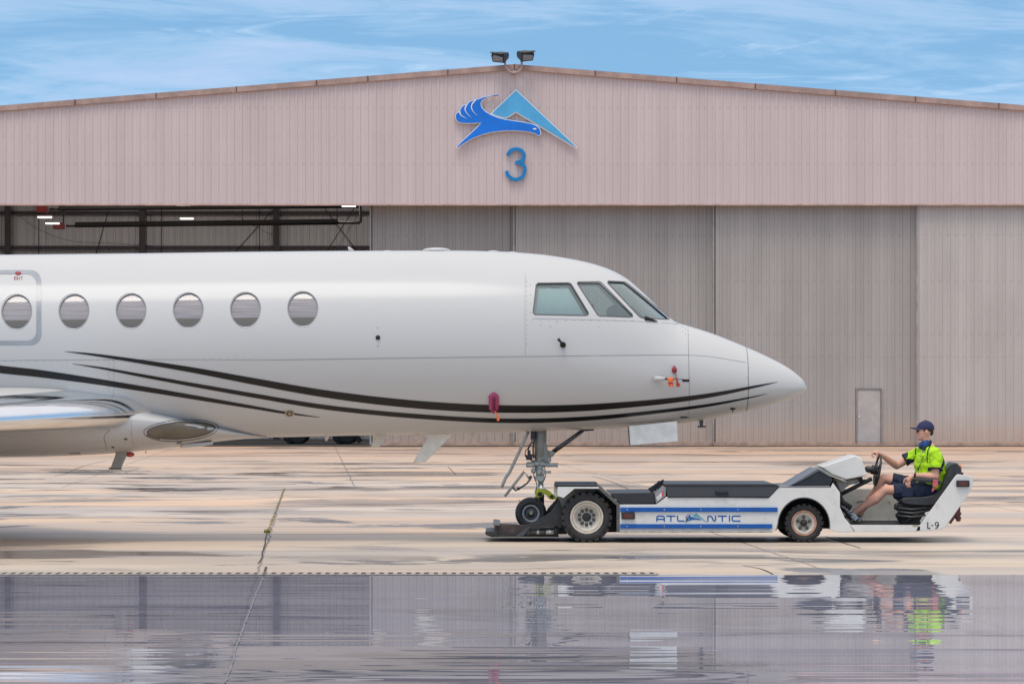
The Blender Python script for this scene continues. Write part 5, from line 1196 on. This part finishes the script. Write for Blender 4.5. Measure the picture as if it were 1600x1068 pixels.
# head, neck
HX, HZ = V3(1444.8, 672).x, V3(0, 687.5).z; Hh = .240; HS = 1.14
hs = [(0, -.068, -.030, .020), (.04, -.080, -.012, .032), (.10, -.086, .012, .045), (.18, -.086, .035, .054), (.25, -.086, .055, .060), (.29, -.091, .065, .062), (.33, -.089, .072, .064), (.38, -.087, .080, .067), (.44, -.084, .087, .070), (.5, -.081, .092, .072), (.57, -.087, .096, .073), (.63, -.089, .099, .075), (.72, -.085, .101, .077), (.82, -.072, .097, .074), (.91, -.048, .08, .06), (.97, -.02, .05, .036), (1.0, .0, .025, .012)]
rg = []
for h, f_, bk_, w_ in hs:
    cx = (f_+bk_)/2; hl = (bk_-f_)/2; rg.append([Vector((HX+HS*(cx+hl*math.cos(q*math.pi/12)), YP-.01+w_*math.copysign(abs(math.sin(q*math.pi/12))**.85, math.sin(q*math.pi/12)), HZ+h*Hh)) for q in range(24)])
b.rings(rg)
hp = lambda x, y, z: Vector((HX+x*HS, YP-.01+y, HZ+z*Hh))
b.tube([hp(-.083, 0, .53), hp(-.096, 0, .45), hp(-.108, 0, .385), hp(-.090, 0, .355)], [.008, .011, .014, .009], 10, cap='round')
b.ball(hp(-.096, .010, .375), .009, 8); b.ball(hp(-.096, -.010, .375), .009, 8)
b.tube([hp(-.086, -.024, .285), hp(-.0935, 0, .29), hp(-.086, .024, .285)], .006, 8); b.tube([hp(-.082, -.022, .245), hp(-.0905, 0, .245), hp(-.082, .022, .245)], .007, 8)
b.tube([hp(-.080, -.042, .58), hp(-.090, -.012, .585), hp(-.090, .012, .585), hp(-.080, .042, .58)], .007, 8)
for s_ in (-1, 1):
    b.ball(hp(.012, s_*.078, .46), (.018, .009, .030), 12); b.ball(hp(-.055, s_*.045, .40), (.024, .018, .022), 10)
b.tube([hp(-.01, 0, .18), V3(1448, 690), V3(1451, 700)], [.052, .055, .062], 14)
# torso core
b.tube([V3(1451, 700), V3(1453, 712), V3(1455, 730), V3(1456, 748), V3(1456, 764)], [.09, .12, .115, .115, .12], 16, cap='round')
# left (near) arm: shoulder, elbow, wrist
NL, FR = -.20, .20
SL, EL_, WL = V3(1461, 710, NL), V3(1462, 744, NL-.05), V3(1427, 742, NL-.02)
b.tube([SL, SL.lerp(EL_, .5), EL_], [.062, .056, .048], 14, cap='round'); b.tube([EL_, EL_.lerp(WL, .25), EL_.lerp(WL, .7), WL], [.048, .050, .038, .028], 14, cap='round')
# right (far) arm
SR, ER, WR = V3(1436, 706, FR), V3(1401, 727.5, FR+.02), V3(1376, 709, .02)
b.tube([SR, SR.lerp(ER, .5), ER], [.060, .054, .046], 14, cap='round'); b.tube([ER, ER.lerp(WR, .3), ER.lerp(WR, .75), WR], [.046, .048, .036, .028], 14, cap='round')
# near hand resting on the thigh
def finger(pts, r0): b.tube(pts, [r0*(1-.07*k) for k in range(len(pts))], 8, cap='round')
pc = V3(1419.5, 749.5, NL-.03); b.tube([WL, V3(1423, 745.5, NL-.03), pc], [.026, .032, .034], 12, cap='round', flat=1.1)
for k, (dx, dy, dz, ln) in enumerate(((-3.4, .03, 0, 8), (-1.6, .012, .4, 10), (.6, -.008, .5, 10), (2.6, -.026, .0, 8.5))):
    x0, y0 = 1419+dx*1.05, 752+dz; dd = NL-.035+dy*.6
    finger([V3(x0, y0, dd), V3(x0-.5, y0+ln*.42, dd-.012), V3(x0+.4, y0+ln*.78, dd-.008), V3(x0+1.4, y0+ln, dd+.006)], .0098)
finger([V3(1417.5, 746, NL-.045), V3(1413.2, 748.5, NL-.05), V3(1412, 753.5, NL-.05)], .0108)
# far hand gripping the wheel rim from above
g0 = V3(1366.8, 711.5, .0); pr_ = V3(1370.5, 706.8, .0); b.tube([WR, pr_, V3(1366.5, 706.5, .0)], [.026, .031, .028], 12, cap='round', flat=1.15)
for k in range(4):
    yy = -.038+.024*k; x0 = 1366.5-(1.5-abs(k-1.5))*.5
    finger([V3(x0+1, 706.5, yy), V3(x0-3.2, 707.6, yy), V3(x0-4.2, 711, yy), V3(x0-2.2, 713.6, yy), V3(x0+.2, 713.2, yy)], .0102)
finger([V3(1369.5, 708, -.035), V3(1371.3, 711.5, -.04), V3(1369.5, 715, -.035)], .0115)
# legs
HLn, HLf = V3(1452, 767, -.10), V3(1452, 764, .10)
KN, AN = V3(1383.5, 764.5, -.13), V3(1335, 800.5, -.10)
b.tube([HLn, HLn.lerp(KN, .5), KN.lerp(HLn, .12), KN], [.095, .083, .064, .058], 16, cap='round')
b.tube([KN, KN.lerp(AN, .12)+Vector((0, 0, -.004)), KN.lerp(AN, .35)+Vector((.012, 0, -.014)), KN.lerp(AN, .7), AN.lerp(KN, .06), AN], [.062, .061, .067, .048, .038, .038], 16, cap='round')
KF, AF = V3(1380, 747, .16), V3(1347, 797, .14)
b.tube([HLf, HLf.lerp(KF, .5), KF.lerp(HLf, .12), KF], [.093, .082, .064, .058], 16, cap='round')
b.tube([KF, KF.lerp(AF, .12), KF.lerp(AF, .35)+Vector((.016, 0, -.006)), KF.lerp(AF, .7), AF], [.061, .060, .064, .046, .038], 16, cap='round')
b.tube([AN, V3(1327, 803, -.10)], [.034, .03], 12, cap='round'); b.tube([AF, V3(1345, 804, .14)], [.034, .032], 12, cap='round')
remesh(b, 'body', m_skin, per, .0045, 3)
# sunglasses-free face details
a = MB(); a.tube([hp(-.083, -.052, .52), hp(-.089, -.030, .515), hp(-.091, -.012, .52)], .0085, 8, cap='round'); a.build('eyebrow', mat('brow', (.06, .03, .02), .8), per)
a = MB()
for s_ in (-1, 1): a.ball(hp(-.081, s_*.030, .475), (.008, .012, .009), 10)
a.build('eye', mat('eye', (.10, .07, .05), .3), per)
a = MB(); a.tube([hp(-.086, -.030, .268), hp(-.0935, -.008, .262), hp(-.0935, .008, .262), hp(-.086, .030, .268)], .0055, 8, cap='round'); a.build('teeth', mat('teeth', (.75, .70, .66), .4), per)
# hair under the cap
a = MB(); a.ball(hp(.045, 0, .60), (.062, .0775, .052), 20); a.ball(hp(.072, 0, .44), (.034, .060, .045), 16); a.tube([hp(-.012, -.074, .62), hp(-.014, -.0735, .50)], [.014, .007], 8, cap='round'); a.tube([hp(-.012, .074, .62), hp(-.014, .0735, .50)], [.014, .007], 8, cap='round')
a.build('hair', mat('hair brown', (.035, .018, .010), .8), per)
# cap
m_cap = mat('cap navy', (.020, .022, .085), .75, var=.2, vs=30)
a = MB(); rg = []
for k in range(9):
    th = math.pi/2*k/8.3; rr0 = math.cos(th); zz = .58+.50*math.sin(th)
    rg.append([hp(.006+.105*rr0*math.cos(q*math.pi/14)+.006*math.sin(th), .088*rr0*math.sin(q*math.pi/14), zz) for q in range(28)])
rg = [[hp(.006+.101*math.cos(q*math.pi/14), .085*math.sin(q*math.pi/14), .60-.05*max(0, math.cos(q*math.pi/14))) for q in range(28)]]+rg[1:]
a.rings(rg); cp = a.build('cap', m_cap, per)
a = MB(); top = []; bt = []
for k in range(15):
    ph = math.pi*(k/14-.5); x_ = -.075-.098*math.cos(ph)**.8; y_ = .075*math.sin(ph); zc_ = .655+.045*(math.cos(ph))+(-.06*(math.sin(ph)**2))
    top.append(hp(x_, y_, zc_)); bt.append(hp(-.04, y_*1.0, .69-.05*math.sin(ph)**2))
n_ = len(top); i0 = 0
for off in (0., -.006): a.v += [p+Vector((0, 0, off)) for p in top+bt]
for k in range(n_-1):
    a.face((k, k+1, n_+k+1, n_+k), 0, True); a.face((2*n_+k, 3*n_+k, 3*n_+k+1, 2*n_+k+1), 0, True); a.face((k, 2*n_+k, 2*n_+k+1, k+1), 0, True)
a.build('brim', m_cap, cp); a = MB(); a.ball(hp(.006, 0, 1.085), .009, 8); a.build('button', m_cap, cp)
# neck gaiter
a = MB(); rg = []
for (x, y), rx, ry in (((1440.8, 689), .058, .058), ((1442.5, 690.5), .075, .066), ((1444.5, 694), .082, .076), ((1446.5, 697), .074, .074), ((1448, 699.5), .066, .066)):
    c = V3(x+1, y); rg.append([c+Vector((rx*math.cos(q*math.pi/12), ry*math.sin(q*math.pi/12), -.045*math.cos(q*math.pi/12)*-1+.008*math.sin(q*2.1+x))) for q in range(24)])
a.rings(rg); a.build('neck_gaiter', mat('gaiter blue', (.012, .075, .27), .7, var=.6, vs=28, bump=.5, bs=20), per)
# shirt
s = MB()
rg = []
for (x, y), rx, ry in (((1446.5, 696.5), .060, .070), ((1448, 699), .082, .115), ((1450, 703), .105, .175), ((1451.5, 708), .155, .200), ((1452.5, 716), .182, .205), ((1453.5, 726), .196, .200), ((1454, 737), .20, .190), ((1454, 748), .195, .185), ((1454.5, 757), .185, .185), ((1455, 763), .16, .185)):
    c = V3(x, y); rg.append([c+Vector((rx*math.cos(q*math.pi/16), ry*math.copysign(abs(math.sin(q*math.pi/16))**.8, math.sin(q*math.pi/16)), .35*rx*math.cos(q*math.pi/16)*(1 if y < 705 else 0))) for q in range(32)])
s.rings(rg)
s.tube([V3(1453, 703, NL*.55), V3(1460.5, 708, NL-.01), V3(1463, 720, NL-.035), V3(1463.5, 733.5, NL-.05)], [.07, .080, .080, .083], 16)
s.tube([V3(1447, 703, FR*.55), V3(1437, 706.5, FR-.01), V3(1425, 713.5, FR), V3(1414, 718.5, FR)], [.07, .078, .073, .078], 16)
s.ball(V3(1446, 745), (.12, .15, .06), 12)
def near_poly(p, poly, w_):
    best = 9e9
    for q, r in zip(poly, poly[1:]):
        q_, r_ = np.array(q, float), np.array(r, float); pp = np.array(p); d = r_-q_; u_ = min(1, max(0, (pp-q_) @ d/(d @ d))); best = min(best, np.linalg.norm(pp-q_-d*u_))
    return best < w_
def fm_shirt(p):
    v = p.center; x, y = pix(v)
    if v.y < YP-.02:
        if near_poly((x, y), [(1455, 693), (1450, 703), (1448.5, 712), (1449, 722)], .95): return 1     # front placket panel
        if near_poly((x, y), [(1460, 686), (1467, 695), (1472.5, 706), (1475.5, 716), (1474, 724), (1470, 732), (1467, 740)], 1.9): return 1
        if v.y < YP-.15 and 729.6 < y < 736: return 1 if x > 1449.5 else 0
    if v.y > YP+.12 and x < 1428 and (x-1413)*.6+(y-709)*.0 < 3.4: return 1
    if v.y > YP+.05 and x < 1431 and y > 716.5 and x > 1417: return 1
    if near_poly((x, y), [(1440, 692), (1432.5, 695), (1430.5, 702), (1430.5, 709)], .9): return 1
    return 0
remesh(s, 'shirt', [m_hiv, m_trimn], per, .0055, 4, fm_shirt, .045)
a = MB(); cc = [V3(1448.6+1.5*math.cos(q), 697.6, -.0) for q in range(2)]
a.prism([(1436.5, 697), (1439.5, 693.5), (1443, 700), (1441.5, 703)], YP-.125, YP-.095, K=YP-.11); a.prism([(1441.5, 703), (1443.5, 699), (1451, 694), (1454.5, 687), (1456.5, 690), (1452.5, 699.5), (1446, 703)], YP-.14, YP-.11, K=YP-.13)
a.build('collar', m_trimn, per, .004)
a = MB(); a.tube([V3(1441, 702, -.13), V3(1443, 712, -.175), V3(1439, 722, -.185), V3(1435.5, 731, -.17)], .0045, 5); a.build('lanyard', mat('lanyard', (.12, .09, .03), .6), per)
a = MB(); a.prism([(1433.6, 730), (1436.6, 730.6), (1435.8, 734.5), (1433, 734)], YP-.17, YP-.16, K=YP-.16); a.build('badge', m_trimn, per)
a = MB(); a.prism([(1444, 706), (1446, 704.5), (1445.5, 707), (1447.5, 708.5), (1445, 708.2)], YP-.205, YP-.20, K=YP-.20); a.build('chest_emblem', mat('chest blue', (.02, .12, .40), .6), per)
# watch
a = MB(); d_ = (EL_-WL).normalized(); c = WL+d_*.02; a.lathe([(.031, -.011), (.034, -.006), (.034, .006), (.031, .011)], c, d_, 20); a.ball(c+Vector((.0, -.03, .012)), (.016, .008, .016), 10); a.build('watch', m_blk, per)
# shorts
sh = MB(); sh.tube([V3(1458, 757), V3(1457, 764), V3(1455, 771)], [.15, .17, .16], 16, cap='round', flat=1.05)
hem = V3(1396, 767, -.125); sh.tube([HLn+Vector((.03, 0, .0)), HLn.lerp(hem, .35), HLn.lerp(hem, .75), hem], [.125, .122, .110, .104], 18)
hemf = V3(1393.5, 749.5, .15); sh.tube([HLf+Vector((.03, 0, 0)), HLf.lerp(hemf, .4), hemf], [.12, .112, .098], 18)
sh.tube([V3(1404, 776, -.15), V3(1416, 780, -.15), V3(1428, 776, -.12)], [.03, .05, .03], 10, cap='round')
remesh(sh, 'shorts', m_navy, per, .006, 5, None, .04)
a = MB(); a.prism([(1410, 760), (1428, 762), (1427, 776), (1409, 775)], YP-.252, YP-.236, K=YP-.25); a.build('cargo_pocket', m_navy, per, .006)
# shoes
m_sg = mat('shoe grey', (.58, .58, .57), .6, var=.35, vs=40); m_sd = mat('shoe dark', (.05, .05, .055), .6); m_sy = mat('shoe lime', (.60, .62, .04), .5)
def shoe(heel, toe, up, label, fm):
    f = (toe-heel); ln = f.length; f.normalize(); up = (up-f*up.dot(f)).normalized(); sd_ = f.cross(up); s_ = MB(); rg = []
    for u_, hh, ww in ((-.02, .05, .028), (.05, .085, .036), (.18, .098, .040), (.33, .092, .041), (.5, .072, .045), (.68, .055, .050), (.85, .045, .046), (.96, .034, .033), (1.0, .02, .018)):
        c = heel+f*ln*u_; rg.append([c+sd_*(ww*math.copysign(abs(math.cos(q*math.pi/10))**.7, math.cos(q*math.pi/10)))+up*(hh/2+hh/2*math.copysign(abs(math.sin(q*math.pi/10))**.7, math.sin(q*math.pi/10))) for q in range(20)])
    s_.rings(rg); o = remesh(s_, 'shoe', [m_sg, m_sd, m_sy], per, .005, 2, fm(heel, f, up, ln)); o['label'] = label
def fm1(heel, f, up, ln):
    def g_(p):
        d = p.center-heel; u_, h_ = d.dot(f)/ln, d.dot(up)
        if h_ < .020: return 1 if (int(u_*9) % 3 == 0) else 0
        return 1 if (.34 < u_ < .74 and int((u_+h_*1.5)*16) % 2 == 0) or u_ < .06 or (h_ > .082) else 0
    return g_
def fm2(heel, f, up, ln):
    def g_(p):
        d = p.center-heel; u_, h_ = d.dot(f)/ln, d.dot(up)
        if h_ < .022: return 2
        return 1 if (h_ > .08 or int((u_+h_)*12) % 3 == 0) else 0
    return g_
shoe(V3(1335.5, 816.5, -.10), V3(1311.5, 788.5, -.10), V3(1340, 798, -.1)-V3(1331, 812, -.1)+Vector((.12, 0, .02)), 'grey running shoe with black stripes', fm1)
shoe(V3(1344, 817, .14), V3(1350, 798, -.02)+Vector((-.30, .1, -.06)), Vector((.2, -.1, 1)), 'grey running shoe with lime sole', fm2)

for o in bpy.data.objects:
    if '_l' in o: del o['_l']
